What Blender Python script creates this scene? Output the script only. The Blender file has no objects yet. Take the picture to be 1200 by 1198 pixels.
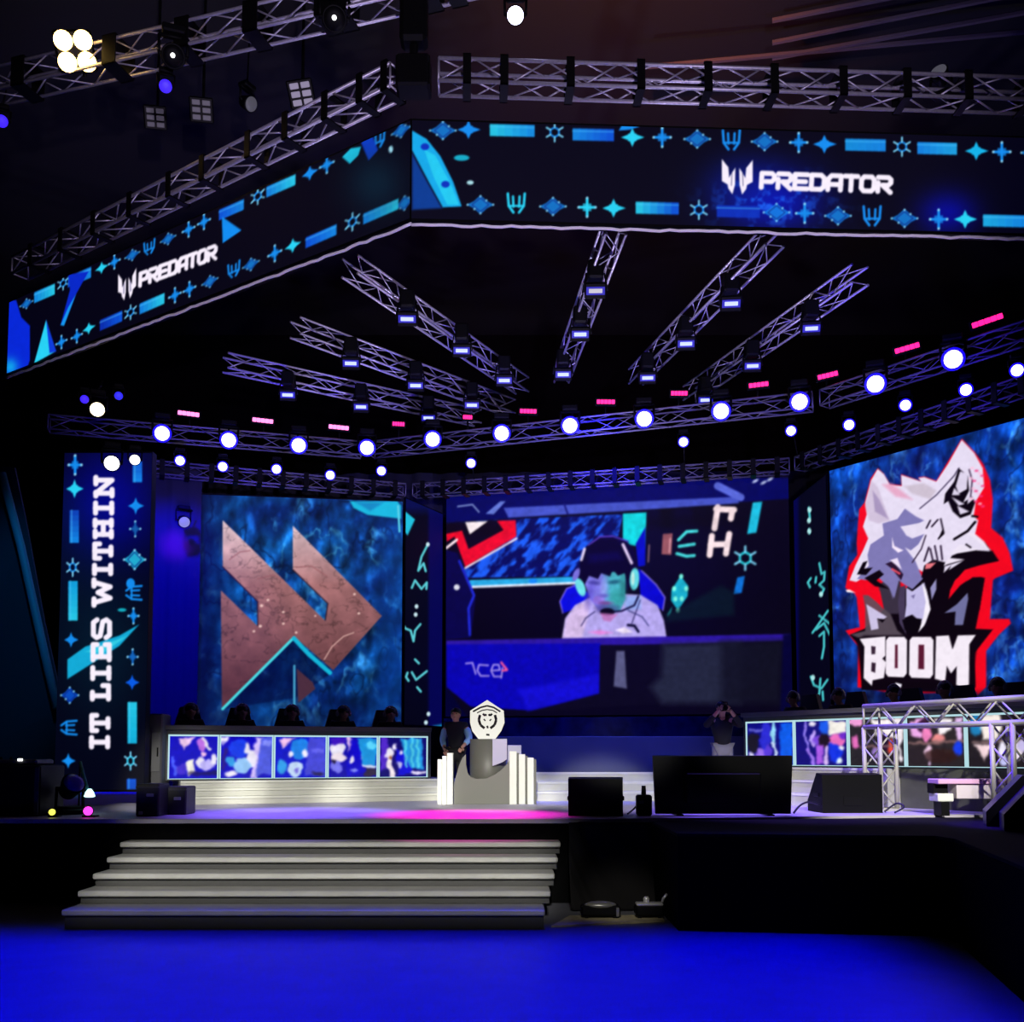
import bpy, math, random
import numpy as np
from mathutils import Vector, Matrix
random.seed(7)
SC = bpy.context.scene
COL = SC.collection
PI = math.pi
# ---------------------------------------------------------------- camera model
EYE = 1.75
F = 1200.0
CX, CY = 600.0, 800.0
TH = math.atan(85.0 / 1200.0)
CT, ST = math.cos(TH), math.sin(TH)

def ray(px, py):
    x = (px - CX) / F
    u = -(py - CY) / F
    return Vector((x, CT - u * ST, ST + u * CT))

def P(px, py, Y=None, z=None):
    """the point of the place seen at a picture position, at a known distance Y or height z"""
    d = ray(px, py)
    t = Y / d.y if Y is not None else (z - EYE) / d.z
    return Vector((d.x * t, d.y * t, EYE + d.z * t))

def proj(V):
    V = np.asarray(V, float)
    x, y, z = V[:, 0], V[:, 1], V[:, 2] - EYE
    w = y * CT + z * ST
    u = -y * ST + z * CT
    return CX + F * x / w, CY - F * u / w

# ---------------------------------------------------------------- materials
def lin(c):
    c = np.asarray(c, float) / 255.0
    return np.where(c <= 0.04045, c / 12.92, ((c + 0.055) / 1.055) ** 2.4)

MATS = {}
def mat(name, rgb, rough=0.6, metal=0.0, noise=0.0, nscale=8.0, spec=0.5, bump=0.0):
    if name in MATS:
        return MATS[name]
    m = bpy.data.materials.new(name)
    m.use_nodes = True
    nt = m.node_tree
    b = nt.nodes['Principled BSDF']
    c = tuple(float(v) for v in lin(rgb))
    b.inputs['Base Color'].default_value = (*c, 1)
    b.inputs['Roughness'].default_value = rough
    b.inputs['Metallic'].default_value = metal
    b.inputs['Specular IOR Level'].default_value = spec
    if noise > 0 or bump > 0:
        tc = nt.nodes.new('ShaderNodeTexCoord')
        n = nt.nodes.new('ShaderNodeTexNoise')
        n.inputs['Scale'].default_value = nscale
        n.inputs['Detail'].default_value = 5
        nt.links.new(tc.outputs['Object'], n.inputs['Vector'])
        if noise > 0:
            r = nt.nodes.new('ShaderNodeValToRGB')
            r.color_ramp.elements[0].color = (*[v * (1 - noise) for v in c], 1)
            r.color_ramp.elements[1].color = (*[min(1, v * (1 + noise)) for v in c], 1)
            r.color_ramp.elements[0].position = .3
            r.color_ramp.elements[1].position = .7
            nt.links.new(n.outputs['Fac'], r.inputs['Fac'])
            nt.links.new(r.outputs['Color'], b.inputs['Base Color'])
        if bump > 0:
            bp = nt.nodes.new('ShaderNodeBump')
            bp.inputs['Strength'].default_value = bump
            bp.inputs['Distance'].default_value = .02
            nt.links.new(n.outputs['Fac'], bp.inputs['Height'])
            nt.links.new(bp.outputs['Normal'], b.inputs['Normal'])
    MATS[name] = m
    return m

def emit(name, rgb, strength, sample=True):
    if name in MATS:
        return MATS[name]
    m = bpy.data.materials.new(name)
    m.use_nodes = True
    b = m.node_tree.nodes['Principled BSDF']
    b.inputs['Base Color'].default_value = (.02, .02, .02, 1)
    b.inputs['Emission Color'].default_value = (*[float(v) for v in lin(rgb)], 1)
    b.inputs['Emission Strength'].default_value = strength
    if not sample:
        m.cycles.emission_sampling = 'NONE'
    MATS[name] = m
    return m

def screen_mat(name, strength=1.0):
    if name in MATS:
        return MATS[name]
    m = bpy.data.materials.new(name)
    m.use_nodes = True
    nt = m.node_tree
    b = nt.nodes['Principled BSDF']
    b.inputs['Base Color'].default_value = (.004, .004, .004, 1)
    b.inputs['Roughness'].default_value = .7
    b.inputs['Specular IOR Level'].default_value = .1
    a = nt.nodes.new('ShaderNodeAttribute')
    a.attribute_name = 'picture'
    nt.links.new(a.outputs['Color'], b.inputs['Emission Color'])
    b.inputs['Emission Strength'].default_value = strength
    m.cycles.emission_sampling = 'NONE'
    MATS[name] = m
    return m

# ---------------------------------------------------------------- objects
def thing(name, label, cat, loc=(0, 0, 0), group=None):
    o = bpy.data.objects.new(name, None)
    COL.objects.link(o)
    o.location = loc
    o.empty_display_size = .1
    o['label'] = label
    o['category'] = cat
    if group:
        o['group'] = group
    return o

def tag(o, label, cat, group=None):
    o['label'] = label
    o['category'] = cat
    if group:
        o['group'] = group
    return o

def base_of(o):
    v = Vector((0, 0, 0))
    while o is not None:
        v += o.location
        o = o.parent
    return v

class MB:
    """collects shapes given in world coordinates and links them as one mesh object"""
    def __init__(s):
        s.v, s.f = [], []
    def add(s, vs, fs, M=None):
        b = len(s.v)
        s.v.extend([(M @ Vector(v)) if M is not None else Vector(v) for v in vs])
        s.f.extend([tuple(b + i for i in f) for f in fs])
        return s
    def box(s, c, d, M=None, bev=0.0):
        x, y, z = d[0] / 2, d[1] / 2, d[2] / 2
        c = Vector(c)
        if bev <= 0:
            vs = [c + Vector((i * x, j * y, k * z)) for i in (-1, 1) for j in (-1, 1) for k in (-1, 1)]
            fs = [(0, 1, 3, 2), (4, 6, 7, 5), (0, 4, 5, 1), (2, 3, 7, 6), (0, 2, 6, 4), (1, 5, 7, 3)]
            return s.add(vs, fs, M)
        e = min(bev, x * .9, y * .9, z * .9)
        idx, vs = {}, []
        for i in (-1, 1):
            for j in (-1, 1):
                for k in (-1, 1):
                    for ax in range(3):
                        p = [i * (x - e), j * (y - e), k * (z - e)]
                        p[ax] = (i * x, j * y, k * z)[ax]
                        idx[(i, j, k, ax)] = len(vs)
                        vs.append(c + Vector(p))
        fs = []
        sg = (-1, 1)
        for i in sg:
            fs.append((idx[(i, -1, -1, 0)], idx[(i, 1, -1, 0)], idx[(i, 1, 1, 0)], idx[(i, -1, 1, 0)]))
            fs.append((idx[(-1, i, -1, 1)], idx[(1, i, -1, 1)], idx[(1, i, 1, 1)], idx[(-1, i, 1, 1)]))
            fs.append((idx[(-1, -1, i, 2)], idx[(1, -1, i, 2)], idx[(1, 1, i, 2)], idx[(-1, 1, i, 2)]))
            for j in sg:
                fs.append((idx[(i, j, -1, 0)], idx[(i, j, 1, 0)], idx[(i, j, 1, 1)], idx[(i, j, -1, 1)]))
                fs.append((idx[(i, -1, j, 0)], idx[(i, 1, j, 0)], idx[(i, 1, j, 2)], idx[(i, -1, j, 2)]))
                fs.append((idx[(-1, i, j, 1)], idx[(1, i, j, 1)], idx[(1, i, j, 2)], idx[(-1, i, j, 2)]))
                for k in sg:
                    fs.append((idx[(i, j, k, 0)], idx[(i, j, k, 1)], idx[(i, j, k, 2)]))
        return s.add(vs, fs, M)
    def tube(s, p0, p1, r, n=8, r2=None, M=None):
        p0, p1 = Vector(p0), Vector(p1)
        r2 = r if r2 is None else r2
        d = (p1 - p0)
        if d.length < 1e-6:
            return s
        d.normalize()
        a = d.orthogonal().normalized()
        b = d.cross(a)
        vs = []
        for i in range(n):
            t = 2 * PI * i / n
            q = a * math.cos(t) + b * math.sin(t)
            vs.append(p0 + q * r)
            vs.append(p1 + q * r2)
        fs = [(2 * i, 2 * ((i + 1) % n), 2 * ((i + 1) % n) + 1, 2 * i + 1) for i in range(n)]
        fs.append(tuple(2 * i for i in reversed(range(n))))
        fs.append(tuple(2 * i + 1 for i in range(n)))
        return s.add(vs, fs, M)
    def path(s, pts, r, n=8):
        """a bent pipe through pts"""
        pts = [Vector(p) for p in pts]
        rings = []
        ref = None
        for i, p in enumerate(pts):
            d = (pts[min(i + 1, len(pts) - 1)] - pts[max(i - 1, 0)]).normalized()
            a = d.orthogonal().normalized() if ref is None else (ref - d * ref.dot(d)).normalized()
            ref = a
            b = d.cross(a)
            rings.append([p + (a * math.cos(2 * PI * k / n) + b * math.sin(2 * PI * k / n)) * r for k in range(n)])
        vs = [v for rg in rings for v in rg]
        fs = []
        for i in range(len(pts) - 1):
            for k in range(n):
                k2 = (k + 1) % n
                fs.append((i * n + k, i * n + k2, (i + 1) * n + k2, (i + 1) * n + k))
        fs.append(tuple(reversed(range(n))))
        fs.append(tuple((len(pts) - 1) * n + k for k in range(n)))
        return s.add(vs, fs)
    def lathe(s, prof, M=None, n=20):
        vs, fs = [], []
        for (r, z) in prof:
            for k in range(n):
                vs.append((r * math.cos(2 * PI * k / n), r * math.sin(2 * PI * k / n), z))
        for i in range(len(prof) - 1):
            for k in range(n):
                k2 = (k + 1) % n
                fs.append((i * n + k, i * n + k2, (i + 1) * n + k2, (i + 1) * n + k))
        fs.append(tuple(reversed(range(n))))
        fs.append(tuple((len(prof) - 1) * n + k for k in range(n)))
        return s.add(vs, fs, M)
    def prism(s, pts, d, M=None, z0=0.0):
        """outline pts (x, y) pushed out along local z from z0 by d"""
        n = len(pts)
        vs = [(x, y, z0) for x, y in pts] + [(x, y, z0 + d) for x, y in pts]
        fs = [tuple(reversed(range(n))), tuple(range(n, 2 * n))]
        fs += [(i, (i + 1) % n, n + (i + 1) % n, n + i) for i in range(n)]
        return s.add(vs, fs, M)
    def ball(s, c, r, M=None, nu=16, nv=10, sc=(1, 1, 1)):
        prof = []
        vs, fs = [], []
        c = Vector(c)
        for j in range(1, nv):
            t = PI * j / nv
            for k in range(nu):
                a = 2 * PI * k / nu
                vs.append(c + Vector((r * sc[0] * math.sin(t) * math.cos(a), r * sc[1] * math.sin(t) * math.sin(a), r * sc[2] * math.cos(t))))
        top, bot = len(vs), len(vs) + 1
        vs += [c + Vector((0, 0, r * sc[2])), c - Vector((0, 0, r * sc[2]))]
        for j in range(nv - 2):
            for k in range(nu):
                k2 = (k + 1) % nu
                fs.append((j * nu + k, (j + 1) * nu + k, (j + 1) * nu + k2, j * nu + k2))
        for k in range(nu):
            k2 = (k + 1) % nu
            fs.append((top, k, k2))
            fs.append((bot, (nv - 2) * nu + k2, (nv - 2) * nu + k))
        return s.add(vs, fs, M)
    def build(s, name, m, parent=None, smooth=False, at=None):
        o0 = base_of(parent) if parent is not None else (Vector(at) if at is not None else Vector((0, 0, 0)))
        me = bpy.data.meshes.new(name)
        me.from_pydata([tuple(v - o0) for v in s.v], [], s.f)
        me.validate()
        import bmesh
        bm = bmesh.new()
        bm.from_mesh(me)
        bmesh.ops.recalc_face_normals(bm, faces=bm.faces)
        bm.to_mesh(me)
        bm.free()
        if smooth:
            for p in me.polygons:
                p.use_smooth = len(p.vertices) <= 4
        me.materials.append(m)
        o = bpy.data.objects.new(name, me)
        COL.objects.link(o)
        if parent is not None:
            o.parent = parent
        elif at is not None:
            o.location = at
        return o

def structure(name, mb, m):
    o = mb.build(name, m)
    o['kind'] = 'structure'
    return o

def frame_at(pos, zdir, up=Vector((0, 0, 1))):
    """matrix whose local +z looks along zdir"""
    z = Vector(zdir).normalized()
    x = up.cross(z)
    if x.length < 1e-4:
        x = Vector((1, 0, 0))
    x.normalize()
    y = z.cross(x)
    M = Matrix((x, y, z)).transposed().to_4x4()
    M.translation = Vector(pos)
    return M

# ---------------------------------------------------------------- painting a lit screen's picture
def h2(ix, iy, seed):
    n = (ix.astype(np.int64) * 374761393 + iy.astype(np.int64) * 668265263 + seed * 974711) & 0x7fffffff
    n = ((n ^ (n >> 13)) * 1274126177) & 0x7fffffff
    n = n ^ (n >> 16)
    return (n & 0xffff) / 65535.0

def vnoise(x, y, seed=0):
    ix, iy = np.floor(x), np.floor(y)
    fx, fy = x - ix, y - iy
    fx, fy = fx * fx * (3 - 2 * fx), fy * fy * (3 - 2 * fy)
    a, b = h2(ix, iy, seed), h2(ix + 1, iy, seed)
    c, d = h2(ix, iy + 1, seed), h2(ix + 1, iy + 1, seed)
    return (a * (1 - fx) + b * fx) * (1 - fy) + (c * (1 - fx) + d * fx) * fy

def fbm(x, y, seed=0, o=4):
    v, a, t = 0, .5, 0
    for i in range(o):
        v = v + a * vnoise(x * 2 ** i, y * 2 ** i, seed + i * 17)
        t += a
        a *= .5
    return v / t

class Paint:
    def __init__(s, V):
        s.x, s.y = proj(V)
        s.c = np.zeros((len(s.x), 3))
    def fill(s, col):
        s.c[:] = np.array(col) / 255.0
    def mix(s, al, col, idx=None):
        col = np.asarray(col, float) / 255.0
        if idx is None:
            s.c = s.c * (1 - al[:, None]) + al[:, None] * col
        else:
            s.c[idx] = s.c[idx] * (1 - al[:, None]) + al[:, None] * col
    def near(s, pts, pad):
        q = np.asarray(pts, float)
        lo, hi = q.min(0) - pad, q.max(0) + pad
        return np.nonzero((s.x > lo[0]) & (s.x < hi[0]) & (s.y > lo[1]) & (s.y < hi[1]))[0]
    def segd(s, x, y, p, q):
        dx, dy = q[0] - p[0], q[1] - p[1]
        L = dx * dx + dy * dy + 1e-9
        t = np.clip(((x - p[0]) * dx + (y - p[1]) * dy) / L, 0, 1)
        return np.hypot(x - p[0] - t * dx, y - p[1] - t * dy)
    def sdf(s, pts, i):
        x, y = s.x[i], s.y[i]
        d = np.full(len(i), 1e9)
        ins = np.zeros(len(i), bool)
        n = len(pts)
        for k in range(n):
            p, q = pts[k], pts[(k + 1) % n]
            d = np.minimum(d, s.segd(x, y, p, q))
            c = (p[1] > y) != (q[1] > y)
            xx = (q[0] - p[0]) * (y - p[1]) / ((q[1] - p[1]) or 1e-9) + p[0]
            ins ^= c & (x < xx)
        return np.where(ins, -d, d)
    def poly(s, pts, col, soft=.9, a=1.0):
        i = s.near(pts, soft + 1)
        if len(i):
            s.mix(np.clip(.5 - s.sdf(pts, i) / soft, 0, 1) * a, col, i)
        return s
    def line(s, pts, col, w, soft=.9, a=1.0):
        i = s.near(pts, w + soft + 1)
        if len(i):
            d = np.full(len(i), 1e9)
            for k in range(len(pts) - 1):
                d = np.minimum(d, s.segd(s.x[i], s.y[i], pts[k], pts[k + 1]))
            s.mix(np.clip(.5 - (d - w / 2) / soft, 0, 1) * a, col, i)
        return s
    def ell(s, cx, cy, rx, ry, col, rot=0, soft=1.0, a=1.0):
        R = max(rx, ry) + soft + 1
        i = s.near([(cx - R, cy - R), (cx + R, cy + R)], 0)
        if len(i):
            c, n = math.cos(rot), math.sin(rot)
            u = (s.x[i] - cx) * c + (s.y[i] - cy) * n
            v = -(s.x[i] - cx) * n + (s.y[i] - cy) * c
            r = np.hypot(u / rx, v / ry)
            s.mix(np.clip(.5 - (r - 1) * min(rx, ry) / soft, 0, 1) * a, col, i)
        return s
    def glow(s, cx, cy, rx, ry, col, a=1.0):
        r2 = ((s.x - cx) / rx) ** 2 + ((s.y - cy) / ry) ** 2
        s.mix(np.exp(-r2) * a, col)
        return s
    def rock(s, dark, mid, light, sx=26, sy=34, seed=3, mask=None):
        n = fbm(s.x / sx + .3 * s.y / sy, s.y / sy, seed, 5)
        w = fbm(s.x / sx * 1.7, s.y / sy * 1.3, seed + 50, 4)
        r = 1 - np.abs(2 * fbm(s.x / sx * .8 + w * 1.5, s.y / sy * .9 + w, seed + 9, 4) - 1) * 2.6
        d, m, l = (np.array(c) / 255.0 for c in (dark, mid, light))
        t = np.clip((n - .3) / .4, 0, 1)[:, None]
        c = d * (1 - t) + m * t
        h = np.clip((r - .62) / .38, 0, 1)[:, None] * np.clip((w - .38) * 4, 0, 1)[:, None]
        c = c * (1 - h * .75) + l * h * .75
        e = .16
        rl = fbm(s.x / sx * 1.3 + e, s.y / sy * 1.5 + e, seed + 70, 5) - fbm(s.x / sx * 1.3 - e, s.y / sy * 1.5 - e, seed + 70, 5)
        rl = rl + .6 * (fbm(s.x / sx * 3 + e * 2, s.y / sy * 2.4 + e * 2, seed + 90, 3) - fbm(s.x / sx * 3 - e * 2, s.y / sy * 2.4 - e * 2, seed + 90, 3))
        c = np.clip(c * (1 + np.clip(1.25 * rl[:, None], -.5, .6)), 0, 1) + np.clip(rl[:, None] - .12, 0, .3) * l * .7
        cr = np.clip(1 - np.abs(fbm(s.x / sx * .9 + 7, s.y / sy * .7, seed + 31, 4) - .5) / .022, 0, 1)[:, None]
        c = c * (1 - cr * .65) + d * .5 * cr * .65
        if mask is None:
            s.c = c
        else:
            s.c = s.c * (1 - mask[:, None]) + c * mask[:, None]
        return s

def zmap(ox, oy, k):
    return lambda pts: [(ox + x / k, oy + y / k) for x, y in pts]

GLY = {
 'P': ([[(0, 0), (0, 1), (.8, 1), (1, .85), (1, .6), (.8, .42), (.3, .42)]]),
 'R': ([[(0, 0), (0, .62)], [(0, 1), (.8, 1), (1, .85), (1, .62), (.8, .45), (.35, .45), (1, -.05)]]),
 'E': ([[(1, 1), (0, 1), (0, 0), (1, 0)], [(.25, .5), (.85, .5)]]),
 'D': ([[(0, 0), (0, 1), (.75, 1), (1, .8), (1, .2), (.75, 0), (0, 0)]]),
 'A': ([[(0, 0), (0, .75), (.25, 1), (1, 1), (1, 0)], [(.2, .38), (1, .38)]]),
 'T': ([[(0, 1), (1, 1)], [(.5, 1), (.5, 0)]]),
 'O': ([[(.2, 0), (0, .2), (0, .8), (.2, 1), (.8, 1), (1, .8), (1, .2), (.8, 0), (.2, 0)]]),
}
SLAB = {
 'I': [[(0, 1), (1, 1)], [(0, 0), (1, 0)], [(.5, 0), (.5, 1)]],
 'T': [[(0, .7), (0, 1), (1, 1), (1, .7)], [(.5, 1), (.5, 0)], [(.22, 0), (.78, 0)]],
 'L': [[(0, 1), (.5, 1)], [(.24, 1), (.24, 0)], [(0, 0), (1, 0), (1, .35)]],
 'E': [[(0, 1), (1, 1), (1, .75)], [(.2, 1), (.2, 0)], [(0, 0), (1, 0), (1, .25)], [(.2, .5), (.75, .5)]],
 'S': [[(1, .78), (.85, 1), (.15, 1), (0, .8), (.1, .58), (.9, .42), (1, .2), (.85, 0), (.15, 0), (0, .22)]],
 'W': [[(.1, 1), (.28, 0), (.5, .75), (.72, 0), (.9, 1)], [(0, 1), (.25, 1)], [(.75, 1), (1, 1)]],
 'H': [[(.15, 0), (.15, 1)], [(.85, 0), (.85, 1)], [(.15, .5), (.85, .5)], [(0, 1), (.35, 1)], [(.65, 1), (1, 1)], [(0, 0), (.35, 0)], [(.65, 0), (1, 0)]],
 'N': [[(.15, 0), (.15, 1), (.85, 0), (.85, 1)], [(0, 1), (.2, 1)], [(.65, 1), (1, 1)], [(0, 0), (.35, 0)]],
}
def glyph(p, strokes, o, ux, uy, col, w, soft=1.0):
    for st in strokes:
        p.line([(o[0] + ux[0] * x + uy[0] * y, o[1] + ux[1] * x + uy[1] * y) for x, y in st], col, w, soft)

def grid_screen(name, A, B, z0, z1, nu, nv, painter, parent, strength=1.0, off=0.0, blur=1, grain=.10):
    """upright display between plan points A (left) and B (right); painter colours its pixels"""
    A, B = Vector((A[0], A[1], 0)), Vector((B[0], B[1], 0))
    nrm = Vector((B.y - A.y, -(B.x - A.x), 0)).normalized() * off
    us, vs = np.linspace(0, 1, nu), np.linspace(0, 1, nv)
    U, W = np.meshgrid(us, vs)
    U, W = U.ravel(), W.ravel()
    V = np.stack([A.x + (B.x - A.x) * U + nrm.x, A.y + (B.y - A.y) * U + nrm.y, z0 + (z1 - z0) * W], 1)
    p = Paint(V)
    X0, Y0 = p.x.copy(), p.y.copy()
    painter(p)
    if grain:
        p.c *= (1 - grain + 2 * grain * fbm(X0 / 4.5, Y0 / 4.5, 77, 3))[:, None]
    g = p.c.reshape(nv, nu, 3)
    for _ in range(blur):
        g = np.concatenate([g[:1], g, g[-1:]], 0); g = .25 * g[:-2] + .5 * g[1:-1] + .25 * g[2:]
        g = np.concatenate([g[:, :1], g, g[:, -1:]], 1); g = .25 * g[:, :-2] + .5 * g[:, 1:-1] + .25 * g[:, 2:]
    p.c = g.reshape(-1, 3)
    o0 = base_of(parent)
    me = bpy.data.meshes.new(name)
    ii = (np.arange(nv - 1)[:, None] * nu + np.arange(nu - 1)[None, :]).ravel()
    quads = np.stack([ii, ii + 1, ii + nu + 1, ii + nu], 1).astype(np.int32)
    me.vertices.add(len(V))
    me.vertices.foreach_set('co', (V - np.array(o0)).astype(np.float32).ravel())
    me.loops.add(quads.size)
    me.loops.foreach_set('vertex_index', quads.ravel())
    me.polygons.add(len(quads))
    me.polygons.foreach_set('loop_start', (np.arange(len(quads)) * 4).astype(np.int32))
    me.update(calc_edges=True)
    at = me.color_attributes.new('picture', 'FLOAT_COLOR', 'POINT')
    c4 = np.ones((len(V), 4), np.float32)
    c4[:, :3] = lin(np.clip(p.c, 0, 1) * 255.0)
    at.data.foreach_set('color', c4.ravel())
    me.materials.append(screen_mat('led_picture_%g' % strength, strength))
    o = bpy.data.objects.new(name, me)
    COL.objects.link(o)
    o.parent = parent
    return o

def slab(mb, A, B, z0, z1, front, back):
    """upright box between plan points, from `front` metres before the line to `back` behind it"""
    A, B = Vector((A[0], A[1], 0)), Vector((B[0], B[1], 0))
    n = Vector((B.y - A.y, -(B.x - A.x), 0)).normalized()
    q = [A + n * front, B + n * front, B - n * back, A - n * back]
    vs = [Vector((p.x, p.y, z)) for z in (z0, z1) for p in q]
    return mb.add(vs, [(3, 2, 1, 0), (4, 5, 6, 7), (0, 1, 5, 4), (1, 2, 6, 5), (2, 3, 7, 6), (3, 0, 4, 7)])
# ---------------------------------------------------------------- pictures running on the screens
CY1, CY2, BL1, BL2 = (40, 210, 245), (20, 140, 240), (10, 90, 230), (10, 50, 190)
WHT = (250, 240, 255)

def sym(p, kind, cx, cy, s, col, ex=(1, 0), ey=(0, 1), w=None):
    def T(pts):
        return [(cx + s * (x * ex[0] + y * ey[0]), cy + s * (x * ex[1] + y * ey[1])) for x, y in pts]
    w = w or max(1.3, s * .22)
    if kind == 'plus':
        p.line(T([(-.9, 0), (.9, 0)]), col, w * 1.4); p.line(T([(0, -1), (0, 1)]), col, w * 1.4)
        p.poly(T([(-.5, -.45), (.5, -.45), (.5, .45), (-.5, .45)]), col, a=.75)
        for q in ((-1, 0), (1, 0), (0, -1.1), (0, 1.1)):
            t = T([q])[0]; p.ell(t[0], t[1], w * .65, w * .65, (150, 225, 255))
    elif kind == 'star':
        p.poly(T([(-1.2, 0), (-.3, -.35), (0, -1), (.3, -.35), (1.3, 0), (.3, .35), (0, 1), (-.3, .35)]), col)
        p.poly(T([(-.45, -.4), (.45, -.4), (.45, .4), (-.45, .4)]), col)
    elif kind == 'bat':
        p.poly(T([(-1.6, 0), (-.8, -.4), (0, -1.1), (.8, -.4), (1.6, 0), (.8, .4), (0, 1.1), (-.8, .4)]), col, a=.8)
        p.line(T([(-1, 0), (0, -.8), (1, 0), (0, .8), (-1, 0)]), (10, 30, 120), w * .6, a=.7)
        for q in ((-1.5, 0), (1.5, 0), (0, -1), (0, 1), (-.7, .5), (.7, -.5)):
            t = T([q])[0]; p.ell(t[0], t[1], w * .55, w * .55, (140, 220, 255))
    elif kind == 'gear':
        pts = [(math.cos(PI / 6 + k * PI / 3) * .6, math.sin(PI / 6 + k * PI / 3) * .6) for k in range(7)]
        p.line(T(pts), col, w)
        for k in range(6):
            a = PI / 6 + k * PI / 3
            p.line(T([(math.cos(a) * .6, math.sin(a) * .6), (math.cos(a) * 1.15, math.sin(a) * 1.15)]), (130, 220, 255), w * .9)
    elif kind == 'trident':
        p.line(T([(-.9, -1), (-.8, .3), (-.3, 1)]), col, w * 1.2); p.line(T([(.9, -1), (.8, .3), (.3, 1)]), col, w * 1.2)
        p.line(T([(-.35, -.7), (-.3, .4)]), col, w * 1.1); p.line(T([(.35, -.7), (.3, .4)]), col, w * 1.1)
        p.line(T([(-.8, .3), (.8, .3)]), col, w)

def bar(p, cx, cy, w, h, c0, c1, ex=(1, 0), ey=(0, 1)):
    n = 6
    for k in range(n):
        a, b = -.5 + k / n, -.5 + (k + 1) / n + .01
        t = k / (n - 1)
        c = tuple(c0[i] * (1 - t) + c1[i] * t for i in range(3))
        q = [(a, -.5), (b, -.5), (b, .5), (a, .5)]
        p.poly([(cx + w * x * ex[0] + h * y * ey[0], cy + w * x * ex[1] + h * y * ey[1]) for x, y in q], c, a=.92)
    q = [(-.5, -.28), (.5, -.28)]
    p.line([(cx + w * x * ex[0] + h * y * ey[0], cy + w * x * ex[1] + h * y * ey[1]) for x, y in q], (90, 200, 255), 1.4, a=.5)

def claw(p, cx, cy, s, ex, ey, col):
    """forked emblem in front of the lettering"""
    def T(pts):
        return [(cx + s * (x * ex[0] + y * ey[0]), cy + s * (x * ex[1] + y * ey[1])) for x, y in pts]
    for m in (-1, 1):
        p.poly(T([(m * .95, -1.05), (m * .55, -.55), (m * .5, .05), (m * .28, -.3), (m * .12, -.55), (m * .14, .5), (m * .3, 1.1), (m * .55, .75), (m * .6, .5), (m * .95, .3)]), col)
        p.line(T([(m * .33, -.2), (m * .36, .55)]), (40, 40, 90), 1.0, a=.7)

def letters(p, word, o, ex, ey, lw, lh, gap, col, w):
    x = 0
    for ch in word:
        a = (o[0] + ex[0] * x, o[1] + ex[1] * x)
        glyph(p, GLY[ch], a, (ex[0] * lw, ex[1] * lw), (ey[0] * lh, ey[1] * lh), col, w)
        x += lw + gap

def paint_band_right(p):
    p.fill((4, 3, 22))
    p.glow(905, 235, 60, 38, (5, 20, 190), .9); p.glow(1110, 250, 34, 26, (5, 10, 170), .8); p.glow(870, 215, 40, 30, (8, 30, 150), .5)
    n = fbm(p.x / 9, p.y / 9, 5)
    k = np.clip((n - .55) * 6, 0, 1) * np.exp(-((p.x - 905) / 60) ** 2 - ((p.y - 238) / 28) ** 2)
    p.mix(k * .8, (30, 110, 255))
    top = [('bat', 519, 153), ('star', 549, 152), ('gear', 650, 155), ('star', 741, 161), ('plus', 776, 161), ('bat', 817, 163), ('trident', 857, 164), ('bat', 896, 166), ('plus', 936, 167), ('star', 966, 169), ('gear', 1057, 172), ('star', 1144, 177), ('plus', 1174, 178), ('bat', 1212, 179), ('plus', 1250, 181)]
    bot = [('bat', 563, 240), ('trident', 605, 238), ('bat', 648, 242), ('plus', 688, 243), ('star', 719, 244), ('gear', 819, 246), ('bat', 910, 249), ('plus', 943, 250), ('bat', 982, 253), ('trident', 1022, 253), ('bat', 1060, 256), ('plus', 1100, 257), ('star', 1131, 257), ('gear', 1222, 260)]
    cyc = {741: CY1, 719: CY1, 688: CY1, 1144: (20, 180, 235), 1131: CY1, 605: CY1}
    for kd, x, y in top + bot:
        sym(p, kd, x, y, {'bat': 10, 'star': 11, 'gear': 9.5, 'plus': 10, 'trident': 11}[kd], cyc.get(x, CY2))
    for x, y, w, c0, c1 in ((600, 153, 52, CY1, (20, 150, 240)), (695, 158, 48, CY2, BL1), (1014, 170, 47, (20, 150, 235), CY2), (1098, 174, 46, CY2, (30, 170, 240)),
                            (770, 244, 50, CY1, BL1), (865, 248, 50, BL2, BL2), (1178, 259, 52, (30, 180, 240), CY2)):
        bar(p, x, y, w, 14, c0, c1, (1, .022))
    p.poly([(725, 153), (730, 145), (752, 142), (754, 147), (738, 152)], CY2)
    p.poly([(483, 153), (500, 163), (516, 183), (531, 213), (541, 242), (519, 243), (503, 214), (483, 176)], (20, 170, 235))
    p.poly([(497, 175), (510, 182), (528, 215), (538, 240), (524, 240), (508, 207)], CY1, a=.8)
    p.poly([(483, 180), (500, 212), (518, 244), (483, 246)], (10, 70, 170), soft=3, a=.85)
    p.ell(498, 172, 5, 4, BL2); p.ell(522, 216, 5, 4, BL2)
    p.ell(541, 185, 9, 3.5, (20, 170, 200)); p.ell(551, 214, 4, 2.5, (170, 220, 230))
    claw(p, 864, 207, 19, (1, .03), (0, 1), WHT)
    letters(p, 'PREDATOR', (892, 219.5), (1, .035), (.06, -1), 14.8, 16.5, 4.7, WHT, 5.9)

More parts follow.
